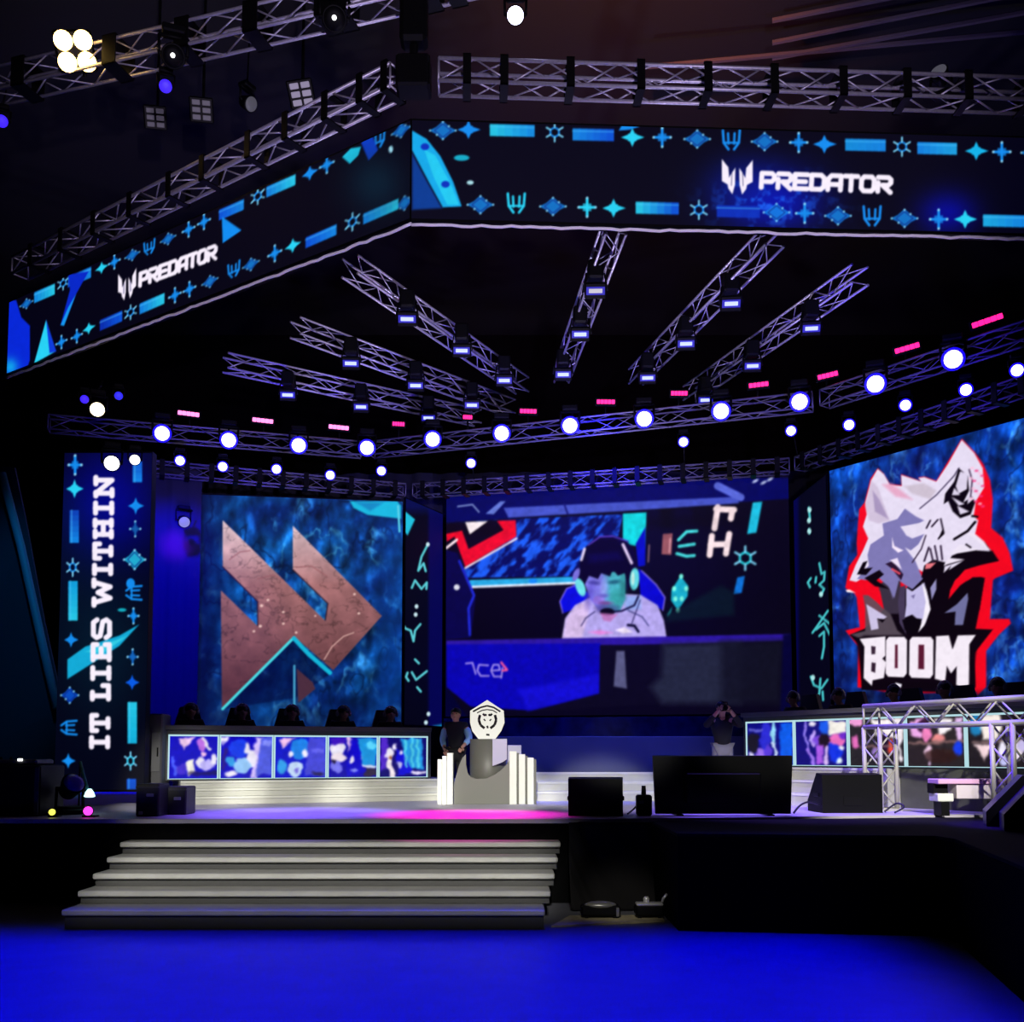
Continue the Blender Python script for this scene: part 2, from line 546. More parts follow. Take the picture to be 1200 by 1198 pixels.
def paint_band_left(p):
    p.fill((4, 3, 20))
    ex, ey = (.92, -.40), (0, 1)
    top = [('bat', 470, 153), ('trident', 443, 164), ('plus', 383, 193), ('star', 363, 203), ('gear', 302, 230), ('plus', 239, 260), ('plus', 221, 269), ('bat', 197, 280), ('trident', 175, 290), ('bat', 155, 299), ('plus', 134, 307), ('star', 119, 314), ('gear', 74, 332), ('bat', 31, 356)]
    bot = [('plus', 72, 401), ('plus', 90, 394), ('star', 104, 385), ('gear', 153, 366), ('plus', 205, 346), ('plus', 222, 339), ('bat', 246, 330), ('trident', 274, 316), ('bat', 294, 310), ('plus', 322, 297), ('star', 343, 288), ('gear', 413, 260), ('bat', 474, 238)]
    for kd, x, y in top + bot:
        s = 6.2 + 3.2 * max(0, x) / 480
        sym(p, kd, x, y, s * (.85 if kd == 'bat' else 1), CY1 if x in (119, 104, 343) else CY2, ex, ey)
    for x, y, w, c0, c1 in ((329, 218, 34, CY2, CY1), (271, 246, 29, BL1, CY2), (93, 325, 27, BL1, CY2), (52, 344, 24, (20, 150, 240), CY1), (130, 376, 26, BL2, BL1), (178, 356, 29, CY2, CY1), (376, 277, 36, BL1, CY2), (446, 248, 41, CY2, CY1)):
        bar(p, x, y, w * 1.08, 12.5, c0, c1, ex, ey)
    p.poly([(10, 352), (19, 352), (25, 372), (35, 382), (35, 422), (32, 431), (8, 438)], (8, 40, 215))
    p.glow(12, 430, 9, 10, (20, 190, 240), .8)
    p.poly([(54, 375), (65, 412), (40, 426)], CY1); p.poly([(54, 375), (66, 412), (58, 414)], (15, 60, 220))
    p.poly([(80, 322), (104, 318), (89, 345), (75, 381), (71, 381), (82, 340)], (8, 40, 200)); p.poly([(89, 345), (75, 382), (71, 381), (80, 360)], (20, 150, 240))
    p.poly([(260, 254), (283, 270), (261, 285)], (15, 140, 240))
    p.poly([(401, 184), (411, 174), (423, 172), (420, 182), (410, 192)], (30, 200, 235)); p.poly([(421, 162), (436, 158), (443, 176), (432, 188)], (10, 60, 200))
    p.glow(440, 215, 34, 36, (10, 50, 70), .55)
    p.ell(458, 175, 2.5, 4, (150, 210, 230))
    claw(p, 149, 334, 15.5, (.72, -.25), (0, 1), WHT)
    letters(p, 'PREDATOR', (164, 335), (1, -.37), (.05, -1), 8.6, 14.5, 2.8, WHT, 4.5)

def paint_logo(p):
    p.rock((5, 34, 96), (12, 80, 152), (64, 150, 205), 30, 40, 3)
    p.poly([(441, 560), (473, 560), (473, 870), (441, 870)], (8, 60, 150), soft=14, a=.45)
    sh = np.clip((284 - p.x) / 55, 0, 1); p.mix(sh * .88, (4, 5, 50))
    lo = np.clip((p.y - 770) / 80, 0, 1); p.mix(lo * .45, (5, 15, 60))
    Z = zmap(170, 560, 3.333)
    m = Z([(303, 166), (705, 560), (715, 490), (577, 357), (577, 188), (925, 540), (735, 752), (582, 620), (300, 905), (296, 440), (440, 580), (440, 482), (303, 345)])
    i = p.near(m, 3)
    al = np.clip(.5 - p.sdf(m, i) / 1.0, 0, 1)
    t = np.clip((p.y[i] - 610) / 190, 0, 1)
    n = fbm(p.x[i] / 14, p.y[i] / 14, 8)
    r = 1 - np.clip(np.abs(fbm(p.x[i] / 16 + 3, p.y[i] / 11, 21) - .5) / .03, 0, 1)
    top, mid, low = np.array((238, 208, 215)), np.array((165, 110, 112)), np.array((92, 52, 58))
    c = np.where(t[:, None] < .4, top + (mid - top) * (t[:, None] / .4), mid + (low - mid) * ((t[:, None] - .4) / .6))
    c = c * (.82 + .36 * n[:, None]) * (1 - .3 * r[:, None])
    p.c[i] = p.c[i] * (1 - al[:, None]) + al[:, None] * np.clip(c, 0, 255) / 255
    p.line(Z([(578, 360), (714, 492), (704, 556)]), (50, 20, 30), 1.6, a=.8)
    p.line(Z([(303, 348), (440, 484), (440, 578)]), (50, 20, 30), 1.6, a=.8)
    for a, b, r0 in ((455, 500, 5), (480, 478, 4), (540, 525, 4), (450, 580, 5), (425, 600, 4), (540, 570, 4), (818, 455, 4), (835, 530, 4), (665, 540, 3), (590, 605, 4)):
        q = Z([(a, b)])[0]; p.ell(q[0], q[1], r0 / 2.6, r0 / 3, (255, 215, 205), a=.85)
    p.line(Z([(700, 710), (730, 660), (775, 620), (815, 605)]), (235, 190, 180), 1.3, a=.8)
    for q in ([(330, 320), (370, 290), (410, 285)], [(590, 350), (650, 345), (710, 385)], [(440, 395), (500, 380), (540, 400)]):
        p.line(Z(q), (150, 90, 95), 1.4, a=.7)
    p.poly(Z([(582, 625), (725, 765), (590, 860), (300, 905)]), (2, 8, 50), soft=2, a=.55)
    p.poly(Z([(592, 745), (655, 800), (665, 825), (598, 880)]), (75, 45, 60))
    p.line(Z([(303, 903), (582, 624)]), (70, 215, 225), 3.2); p.line(Z([(582, 628), (640, 690), (722, 762)]), (20, 180, 215), 5.0)
    p.line(Z([(583, 735), (583, 903)]), (70, 160, 200), 2.6)
    p.poly(Z([(800, 92), (985, 92), (1000, 110), (1000, 160), (870, 145), (815, 118)]), (25, 185, 225), soft=2)
    p.poly(Z([(820, 95), (930, 98), (880, 130)]), (20, 120, 190), soft=3, a=.7)
    p.line(Z([(988, 110), (994, 210)]), (90, 210, 235), 2.4)

def paint_wolf(p):
    p.rock((4, 30, 112), (10, 74, 178), (64, 140, 220), 24, 40, 12)
    lo = np.clip((p.y - 640) / 160, 0, 1) * np.clip((1200 - p.x) / 400 + .3, 0, 1); p.mix(lo * .5, (4, 16, 80))
    A, B = zmap(985, 505, 5.705), zmap(985, 660, 5.714)
    RED, BLK, LAV, FUR, GRY = (245, 8, 32), (12, 4, 14), (232, 222, 245), (128, 122, 182), (92, 80, 92)
    out = A([(248, 250), (200, 320), (160, 480), (125, 525), (115, 640), (108, 750), (112, 830), (58, 905), (32, 1050), (95, 1090)]) + \
        B([(108, 230), (128, 430), (33, 452), (118, 560), (114, 832), (150, 838), (400, 880), (905, 860), (918, 885), (975, 830), (975, 590), (1060, 480), (1140, 405), (1130, 375), (1000, 375), (1020, 115)]) + \
        A([(1035, 985), (1155, 935), (1130, 815), (1085, 715), (1008, 650), (1018, 460), (1000, 330), (955, 225), (895, 140), (810, 52), (640, 334), (560, 306), (518, 311), (538, 337), (404, 290), (407, 364), (330, 356), (289, 286)])
    p.glow(1080, 690, 95, 150, (60, 5, 70), .35)
    p.poly(out, RED, 1.2)
    # black core
    p.poly(A([(640, 860), (1015, 800), (1060, 870), (930, 900), (830, 930), (760, 1010), (740, 1100), (840, 1020), (900, 960), (965, 985), (930, 1198), (560, 1198), (520, 1000)]), BLK)
    p.poly(B([(520, 100), (730, 240), (860, 110), (965, 100), (935, 290), (905, 440), (1020, 445), (900, 600), (905, 830), (880, 870), (140, 850), (130, 560), (60, 480), (160, 440), (300, 300), (400, 200)]), BLK)
    p.poly(B([(150, 215), (210, 215), (330, 330), (380, 450), (440, 500), (140, 510), (70, 478), (165, 455), (165, 300)]), GRY, 2, a=.9)
    p.poly(B([(700, 290), (740, 225), (840, 190), (850, 110), (735, 150), (745, 240)]), BLK)
    p.poly(B([(255, 150), (330, 90), (400, 110), (410, 260), (390, 340), (330, 340), (285, 300), (262, 200)]), (58, 48, 66), 2)
    p.poly(B([(300, 120), (345, 60), (390, 60), (370, 130), (350, 240), (330, 170)]), (120, 112, 165), 1.5)
    # red tufts
    p.poly(B([(40, 180), (120, 130), (230, 150), (265, 190), (290, 310), (240, 260), (180, 210), (110, 205)]), RED)
    p.poly(B([(725, 240), (735, 180), (770, 110), (860, 50), (960, 25), (1040, 40), (1000, 90), (880, 95), (800, 150)]), RED)
    p.poly(B([(33, 180), (60, 178), (100, 200), (45, 195)]), (250, 235, 240))
    # pale head
    p.poly(A([(248, 255), (205, 330), (165, 480), (175, 560), (150, 640), (185, 720), (150, 800), (100, 900), (60, 1000), (105, 1010), (300, 900), (480, 900), (560, 950), (680, 960), (850, 850), (1010, 810), (960, 740), (900, 690), (920, 600), (890, 570), (905, 470), (960, 380), (950, 250), (895, 150), (810, 60), (720, 220), (640, 340), (560, 310), (520, 315), (540, 340), (405, 295), (410, 370), (330, 360), (290, 290)]), LAV)
    p.poly(A([(205, 330), (250, 380), (300, 520), (330, 600), (250, 620), (190, 600), (165, 500)]), (212, 196, 222), 2)
    p.poly(A([(215, 400), (260, 460), (320, 590), (230, 540)]), (160, 140, 185), 2, a=.8)
    p.poly(A([(280, 360), (340, 350), (420, 410), (480, 460), (370, 440)]), (235, 150, 185), 4, a=.7)
    p.poly(A([(420, 370), (560, 350), (640, 400), (600, 460), (480, 420)]), (200, 185, 200), 3, a=.75)
    p.line(A([(530, 520), (640, 430), (760, 300), (790, 250)]), (90, 80, 110), 1.6)
    # lavender shade half of the face
    p.poly(A([(380, 590), (430, 520), (500, 570), (560, 600), (500, 630), (400, 640), (440, 700), (480, 720), (560, 690), (520, 760), (470, 800), (430, 780), (500, 870), (550, 990), (480, 1060), (430, 1030), (390, 1000), (360, 1120), (320, 1040), (250, 980), (180, 1000), (110, 990), (190, 900), (180, 830), (200, 760), (290, 700), (280, 620)]), FUR)
    p.poly(A([(345, 715), (360, 770), (420, 800), (385, 815), (345, 780)]), (250, 235, 255))
    p.poly(A([(405, 640), (560, 610), (550, 690), (480, 715)]), LAV)
    p.poly(A([(110, 960), (150, 880), (180, 870), (160, 920), (215, 915), (170, 965)]), BLK)
    p.poly(A([(160, 985), (260, 930), (290, 960), (240, 1000), (330, 1060), (230, 1040)]), BLK)
    p.poly(A([(300, 890), (350, 870), (420, 960), (405, 1000), (340, 920)]), (40, 20, 50)); p.line(A([(345, 925), (395, 955)]), (240, 80, 100), 2.2)
    p.poly(A([(330, 865), (380, 850), (410, 930), (375, 900)]), (240, 225, 250))
    # right eye and stripes
    p.poly(A([(540, 980), (560, 900), (620, 860), (700, 880), (690, 950), (740, 900), (700, 980), (620, 1130), (585, 1090), (575, 1000)]), BLK)
    p.poly(A([(570, 890), (640, 880), (600, 920), (565, 925)]), (235, 120, 130))
    for q in ([(560, 870), (590, 780)], [(620, 880), (600, 790)], [(650, 870), (630, 770)], [(680, 860), (670, 770)]):
        p.line(A(q), (50, 35, 60), 2.2)
    p.poly(A([(600, 1050), (640, 990), (640, 1060), (610, 1130)]), (150, 145, 195))
    p.line(A([(480, 880), (540, 790), (570, 700)]), (60, 45, 70), 1.6)
    for q in ([(655, 720), (690, 680), (670, 590)], [(575, 650), (600, 600)], [(610, 640), (650, 595)]):
        p.line(A(q), (40, 28, 48), 2.0)
    p.poly(A([(650, 730), (695, 690), (685, 650)]), BLK)
    # fur on the right cheek
    p.poly(A([(745, 835), (850, 790), (920, 800), (1000, 805), (960, 740), (1060, 870), (900, 900), (830, 865), (700, 905)]), BLK)
    for q in ([(690, 900), (830, 860), (720, 850)], [(720, 830), (930, 795), (800, 760)], [(830, 680), (1010, 805), (900, 690)]):
        p.poly(A(q), (240, 230, 248))
    p.line(A([(760, 725), (850, 670), (900, 610)]), BLK, 3.0); p.line(A([(880, 570), (915, 575)]), BLK, 2.6); p.line(A([(840, 760), (870, 780)]), BLK, 2)
    # inner ear fur
    p.poly(A([(790, 250), (760, 340), (700, 420), (690, 490), (720, 470), (750, 540), (800, 585), (870, 560), (900, 480), (880, 440), (820, 480), (860, 400), (850, 300)]), BLK)
    for q in ([(800, 270), (850, 290), (845, 390), (790, 420), (770, 370)], [(740, 440), (830, 490), (790, 500)], [(780, 500), (860, 540), (800, 560)], [(760, 380), (800, 430), (745, 430)], [(850, 440), (895, 450), (850, 490)]):
        p.poly(A(q), (222, 212, 236))
    p.line(A([(860, 260), (880, 330), (870, 440)]), (60, 40, 70), 1.6)
    for k in range(16):
        a = A([(880 + 22 * (k % 4) + 8 * math.sin(k), 250 + 17 * k)])[0]
        p.ell(a[0], a[1], 2.4, 1.5, (250, 60, 130) if k % 2 else (255, 190, 220), a=.75)
    # muzzle
    p.poly(B([(385, 260), (400, 160), (435, 150), (430, 400), (440, 480), (395, 400)]), (70, 58, 88))
    p.poly(B([(440, 165), (480, 190), (560, 130), (590, 240), (600, 310), (570, 400), (525, 460), (545, 400), (480, 345), (430, 365), (440, 280)]), (196, 188, 232))
    p.poly(B([(545, 130), (575, 180), (603, 310), (560, 420), (522, 462), (555, 360), (570, 260)]), (248, 240, 252))
    p.poly(B([(412, 380), (480, 365), (545, 375), (530, 440), (480, 475), (430, 450)]), (10, 4, 12))
    p.poly(B([(470, 220), (500, 210), (490, 240)]), (120, 110, 160))
    # teeth
    p.poly(B([(172, 275), (310, 360), (290, 375), (245, 372), (255, 440), (205, 450)]), (205, 195, 230)); p.poly(B([(245, 372), (300, 378), (280, 400)]), BLK)
    p.poly(B([(695, 335), (780, 275), (850, 200), (855, 240), (820, 415), (765, 415), (770, 325)]), (112, 112, 160))
    # lettering
    p.poly(B([(105, 510), (160, 485), (910, 480), (920, 520), (880, 800), (840, 850), (770, 800), (630, 800), (280, 790), (215, 820), (140, 780)]), (14, 4, 16), 3, a=.9)
    W = (246, 236, 248)
    bw = B([(128, 508), (300, 492), (300, 620), (280, 640), (305, 665), (290, 770), (215, 785), (210, 822), (155, 770), (160, 560)])
    p.poly(bw, W); p.poly(B([(205, 555), (235, 560), (232, 610), (207, 612)]), (60, 40, 60)); p.poly(B([(208, 665), (236, 670), (232, 735), (205, 725)]), (50, 30, 50))
    for x0, x1, y0, y1 in ((305, 445, 495, 765), (462, 622, 495, 772)):
        p.poly(B([(x0 + 18, y0), (x1 - 18, y0), (x1, y0 + 22), (x1 - 2, y1 - 26), (x1 - 22, y1), (x0 + 14, y1 - 4), (x0 - 3, y1 - 26), (x0, y0 + 22)]), W)
        p.poly(B([(x0 + 60, y0 + 52), (x1 - 62, y0 + 52), (x1 - 62, y1 - 60), (x0 + 58, y1 - 62)]), (90, 25, 50))
    p.poly(B([(640, 490), (725, 485), (750, 580), (785, 485), (905, 482), (862, 545), (860, 815), (815, 838), (775, 815), (778, 690), (740, 740), (712, 690), (700, 795), (632, 775)]), W)
    p.poly(B([(365, 800), (410, 812), (405, 835), (375, 825)]), (240, 235, 250))
    dk = np.clip((p.y - 806) / 10, 0, 1); p.mix(dk * .55, (6, 4, 24))

def paint_feed(p):
    p.fill((9, 5, 26))
    Z, Q = zmap(500, 560, 2.609), zmap(640, 600, 6.667)
    p.poly(Z([(20, 0), (1140, 0), (1140, 62), (20, 140)]), (4, 6, 92))
    i = p.near(Z([(180, 60), (1000, 140)]), 2)
    st = Z([(235, 92), (950, 58), (955, 78), (600, 102), (250, 122)])
    p.poly(st, (70, 84, 200), 1.5); p.line(Z([(420, 80), (432, 112)]), (20, 20, 110), 2)
    p.line(Z([(95, 88), (140, 82), (160, 105)]), (150, 170, 230), 1.6); p.poly(Z([(180, 110), (225, 72), (242, 72), (205, 112)]), (100, 120, 215)); p.line(Z([(890, 25), (960, 60)]), (90, 105, 220), 9)
    for q in ((1005, 10), (1030, 15), (1050, 5)):
        a = Z([q])[0]; p.ell(a[0], a[1], 4, 1.5, (190, 200, 240), rot=-.5)
    # wall screen behind the player
    r = Z([(215, 128), (600, 112), (560, 300), (120, 306), (62, 140)])
    ii = p.near(r, 2); al = np.clip(.5 - p.sdf(r, ii) / 1.2, 0, 1)
    n = fbm(p.x[ii] / 6.5 + p.y[ii] / 9, p.y[ii] / 10, 4); v = np.clip((n - .44) * 5, 0, 1)
    c = np.array((6, 10, 90)) * (1 - v[:, None]) + np.array((28, 92, 245)) * v[:, None]
    p.c[ii] = p.c[ii] * (1 - al[:, None]) + al[:, None] * c / 255
    p.poly(Z([(60, 140), (215, 130), (272, 130), (275, 175), (115, 280), (60, 215)]), (12, 3, 22))
    p.poly(Z([(215, 132), (272, 130), (274, 180), (118, 272), (85, 180), (62, 195), (60, 172), (108, 162), (128, 218), (235, 160)]), (240, 8, 40))
    p.line(Z([(118, 276), (275, 186)]), (245, 225, 240), 2.2); p.poly(Z([(118, 136), (187, 133), (132, 173)]), (250, 235, 240)); p.line(Z([(60, 215), (92, 190)]), (250, 225, 235), 3)
    p.line(Z([(135, 322), (455, 312)]), (40, 170, 230), 7); p.line(Z([(140, 334), (455, 322)]), (235, 240, 255), 2.6); p.ell(*Z([(325, 316)])[0], 5, 3, (20, 130, 240))
    p.poly(Z([(60, 345), (410, 335), (410, 485), (60, 495)]), (6, 2, 20))
    p.poly(Z([(55, 220), (95, 230), (150, 370), (135, 490), (55, 495)]), (8, 4, 70)); p.line(Z([(100, 255), (145, 360), (128, 400), (132, 480)]), (30, 40, 210), 3); p.ell(*Z([(92, 335)])[0], 3.4, 3.4, (230, 230, 245))
    p.poly(Z([(600, 110), (672, 106), (668, 215), (600, 200)]), (18, 215, 225))
    p.poly(Q([(700, 250), (775, 120), (775, 420), (720, 430)]), (6, 12, 200)); p.line(Q([(805, 260), (798, 390)]), (120, 90, 110), 2)
    # lettering and marks on the side banner of the picture
    p.poly(Z([(722, 172), (752, 170), (748, 236), (718, 234)]), (150, 84, 92)); p.line(Z([(745, 185), (742, 228)]), (220, 150, 160), 2)
    for q in ([(770, 190), (795, 165), (826, 163)], [(772, 210), (818, 203)], [(765, 232), (795, 240), (818, 238)]):
        p.line(Z(q), (70, 220, 225), 3.6)
    for q in ([(890, 90), (880, 155)], [(885, 96), (940, 98)], [(935, 98), (930, 125)], [(872, 178), (865, 236)], [(925, 172), (915, 232)], [(868, 205), (920, 203)]):
        p.line(Z(q), (250, 225, 230), 7)
    p.poly(Z([(997, 76), (1026, 73), (1008, 168), (980, 172)]), (30, 190, 225))
    sym(p, 'gear', *Z([(974, 246)])[0], 12, (40, 210, 225)); p.poly(Z([(950, 305), (973, 300), (963, 352), (938, 356)]), (15, 110, 210))
    p.poly(Q([(1050, 500), (1110, 580), (1105, 660), (1030, 770), (975, 690), (980, 610)]), (25, 170, 200))
    for q in ((1055, 505), (1095, 600), (1030, 770), (1000, 600), (1060, 680), (1010, 680)):
        a = Q([q])[0]; p.ell(a[0], a[1], 2.4, 3, (120, 245, 225))
    p.poly(Q([(945, 800), (985, 740), (975, 790), (950, 825)]), (30, 140, 150))
    p.poly(Z([(730, 420), (900, 330), (940, 350), (940, 420), (735, 440)]), (10, 28, 40), 6, a=.7)
    # the player in the picture
    p.poly(Q([(105, 700), (160, 600), (235, 560), (350, 650), (220, 760), (140, 790)]), (8, 10, 225)); p.line(Q([(130, 790), (108, 700), (160, 600), (225, 575)]), (120, 100, 230), 1.6)
    p.poly(Q([(720, 440), (760, 470), (860, 570), (928, 660), (915, 770), (740, 680)]), (8, 6, 205)); p.line(Q([(745, 460), (860, 570), (928, 670), (912, 770)]), (130, 110, 230), 1.6)
    p.ell(*Q([(490, 420)])[0], 34, 36, (10, 2, 48)); p.line(Q([(330, 260), (420, 195), (520, 190), (640, 230)]), (90, 60, 200), 1.8)
    p.poly(Q([(125, 990), (150, 830), (225, 730), (350, 665), (600, 640), (740, 650), (870, 730), (920, 850), (942, 990)]), (180, 166, 236), 1.4)
    p.poly(Q([(130, 985), (155, 840), (230, 735), (340, 690), (330, 800), (280, 985)]), (226, 196, 232), 4, a=.75); p.poly(Q([(610, 660), (740, 655), (740, 760), (620, 770)]), (130, 170, 235), 4, a=.7)
    fc = Q([(300, 560), (315, 470), (620, 470), (618, 680), (580, 770), (480, 815), (410, 770), (350, 690)])
    ii = p.near(fc, 2); al = np.clip(.5 - p.sdf(fc, ii) / 1.3, 0, 1); t = np.clip((p.x[ii] - 704) / 12, 0, 1)[:, None]
    p.c[ii] = p.c[ii] * (1 - al[:, None]) + al[:, None] * (np.array((126, 120, 228)) * (1 - t) + np.array((72, 178, 196)) * t) / 255
    p.ell(*Q([(550, 670)])[0], 6, 9, (40, 150, 140), 0, 6, .5); p.ell(*Q([(410, 690)])[0], 7, 5, (150, 110, 215), a=.7)
    p.ell(*Q([(375, 555)])[0], 6, 2.2, (50, 44, 130), .1, 2.5, .75); p.ell(*Q([(532, 548)])[0], 7, 2.4, (20, 70, 100), -.1, 2.5, .75); p.ell(*Q([(340, 650)])[0], 4, 14, (84, 70, 190), .2, 5, .6); p.ell(*Q([(600, 600)])[0], 4, 14, (30, 110, 110), 0, 5, .6); p.ell(*Q([(450, 600)])[0], 4, 10, (160, 170, 245), .1, 4, .6); p.ell(*Q([(480, 760)])[0], 14, 6, (60, 50, 120), 0, 4, .6)
    p.ell(*Q([(450, 655)])[0], 5, 2.2, (84, 70, 170), 0, 2.5, .7); p.ell(*Q([(470, 712)])[0], 7, 1.8, (130, 60, 140), 0, 2.5, .8)
    p.poly(Q([(260, 560), (262, 400), (305, 280), (420, 212), (545, 216), (620, 300), (665, 430), (640, 560), (612, 480), (560, 500), (520, 450), (500, 505), (430, 480), (405, 525), (335, 500), (300, 570)]), (8, 2, 34), 1.2)
    p.poly(Q([(330, 330), (560, 310), (600, 370), (330, 400)]), (14, 6, 92), 6, a=.6)
    p.ell(*Q([(268, 590)])[0], 5.2, 11, (110, 225, 232), rot=-.35); p.ell(*Q([(690, 525)])[0], 5.6, 13, (96, 214, 224), rot=.06); p.ell(*Q([(678, 520)])[0], 2, 8, (200, 245, 235))
    p.ell(*Q([(235, 490)])[0], 3.5, 8, (120, 110, 215), rot=.4); p.line(Q([(275, 375), (300, 290)]), (220, 205, 240), 3.2); p.line(Q([(600, 255), (635, 330), (668, 400)]), (225, 205, 245), 3.4)
    p.line(Q([(720, 660), (690, 730), (590, 775), (530, 780)]), (20, 16, 60), 2.2); p.ell(*Q([(478, 782)])[0], 8.5, 4.6, (10, 4, 24))
    p.poly(Q([(420, 790), (560, 800), (500, 860), (450, 850)]), (190, 110, 180), 2, a=.8)
    p.line(Q([(380, 780), (310, 830), (275, 890)]), (60, 54, 110), 1.4); p.line(Q([(640, 770), (750, 820), (800, 890)]), (60, 60, 120), 1.4); p.line(Q([(735, 690), (670, 870)]), (50, 44, 100), 1.2)
    p.line(Q([(640, 885), (690, 890), (720, 935)]), (14, 10, 50), 3.2); p.poly(Q([(330, 940), (420, 925), (520, 945), (420, 960)]), (225, 130, 215), 3); p.poly(Q([(540, 925), (610, 900), (680, 940), (600, 950)]), (240, 225, 250), 2)
    # desk
    p.poly(Z([(60, 498), (1115, 478), (1115, 498), (600, 512), (60, 512)]), (44, 22, 160), 1.5)
    p.poly(Z([(60, 510), (532, 506), (528, 662), (320, 712), (135, 700), (60, 640)]), (10, 5, 178), 1.5); p.poly(Z([(280, 650), (528, 600), (528, 660), (310, 712)]), (22, 16, 215), 6, a=.8)
    for q in ([(120, 568), (140, 566), (150, 600)], [(188, 574), (160, 572), (155, 590), (165, 606), (190, 606)], [(198, 590), (224, 588), (220, 572), (204, 572), (197, 590), (206, 608), (228, 608)], [(228, 612), (232, 582)]):
        p.line(Z(q), (170, 150, 240), 1.9)
    p.line(Z([(228, 565), (246, 588), (232, 590)]), (250, 90, 150), 2.4)
    p.poly(Z([(530, 512), (720, 512), (710, 620), (680, 640), (730, 690), (320, 715), (528, 660)]), (12, 8, 30), 2); p.poly(Z([(580, 530), (605, 530), (612, 645), (572, 638)]), (88, 88, 130), 2)
    p.poly(Z([(722, 510), (960, 503), (960, 690), (720, 690), (684, 640), (716, 610)]), (38, 42, 66), 10, a=.9); p.poly(Z([(900, 503), (1090, 497), (1080, 690), (900, 690)]), (18, 18, 36), 12, a=.9)
    p.poly(Z([(1090, 480), (1160, 470), (1160, 760), (1080, 760)]), (6, 4, 52), 3); p.poly(Z([(20, 100), (58, 120), (58, 500), (60, 640), (130, 740), (20, 760)]), (4, 3, 48), 3)

def paint_strip_left(p):
    p.fill((4, 4, 20))
    m = np.clip((p.x - 500) / 4, 0, 1); p.mix(m, (5, 5, 78)); m = np.clip((606 - p.y) / 12, 0, 1); p.mix(m * .8, (6, 14, 90))
    Z = zmap(440, 560, 3.99)
    p.poly(Z([(130, 150), (185, 195), (150, 270), (128, 240)]), (30, 190, 220), 1.5)
    for q in ([(245, 312), (215, 370), (200, 435), (225, 400), (235, 437)], [(170, 515), (185, 480), (215, 520), (240, 490), (238, 520)], [(100, 690), (125, 680), (140, 705), (165, 715), (178, 765), (185, 715), (210, 685)], [(185, 850), (203, 868)], [(110, 905), (105, 925), (120, 945)], [(150, 912), (143, 932), (155, 950)], [(170, 910), (190, 945), (240, 905)], [(195, 980), (212, 1000)]):
        p.line(Z(q), (90, 205, 215), 2.6)
    for q in ((192, 602), (245, 312), (188, 640), (248, 1105), (236, 1145)):
        a = Z([q])[0]; p.ell(a[0], a[1], 2.2, 2.6, (200, 230, 240))
    p.poly(Z([(250, 1198), (270, 1160), (320, 1150), (318, 1198)]), (20, 120, 170), 3)

def paint_strip_right(p):
    p.fill((5, 4, 24))
    m = np.clip((938 - p.x) / 4, 0, 1); p.mix(m, (5, 5, 70))
    Z = zmap(900, 560, 3.99)
    for q in ([(190, 140), (196, 190)], [(192, 240), (194, 260)], [(240, 400), (250, 450), (265, 440), (262, 480), (240, 500), (262, 520), (248, 550)], [(200, 470), (186, 490), (196, 512)], [(225, 465), (222, 490)], [(280, 622), (240, 680), (208, 725)], [(240, 645), (298, 690)], [(225, 710), (262, 680), (290, 735)], [(240, 740), (262, 720), (262, 790), (252, 845)], [(200, 930), (215, 970), (250, 985), (278, 945)], [(245, 940), (240, 1010), (215, 1060), (228, 1095)], [(255, 1000), (258, 1040)]):
        p.line(Z(q), (70, 195, 200), 2.6)
    for q in ((194, 150), (192, 200), (193, 250), (210, 935), (228, 1095), (248, 545)):
        a = Z([q])[0]; p.ell(a[0], a[1], 2.4, 3.2, (170, 230, 230))

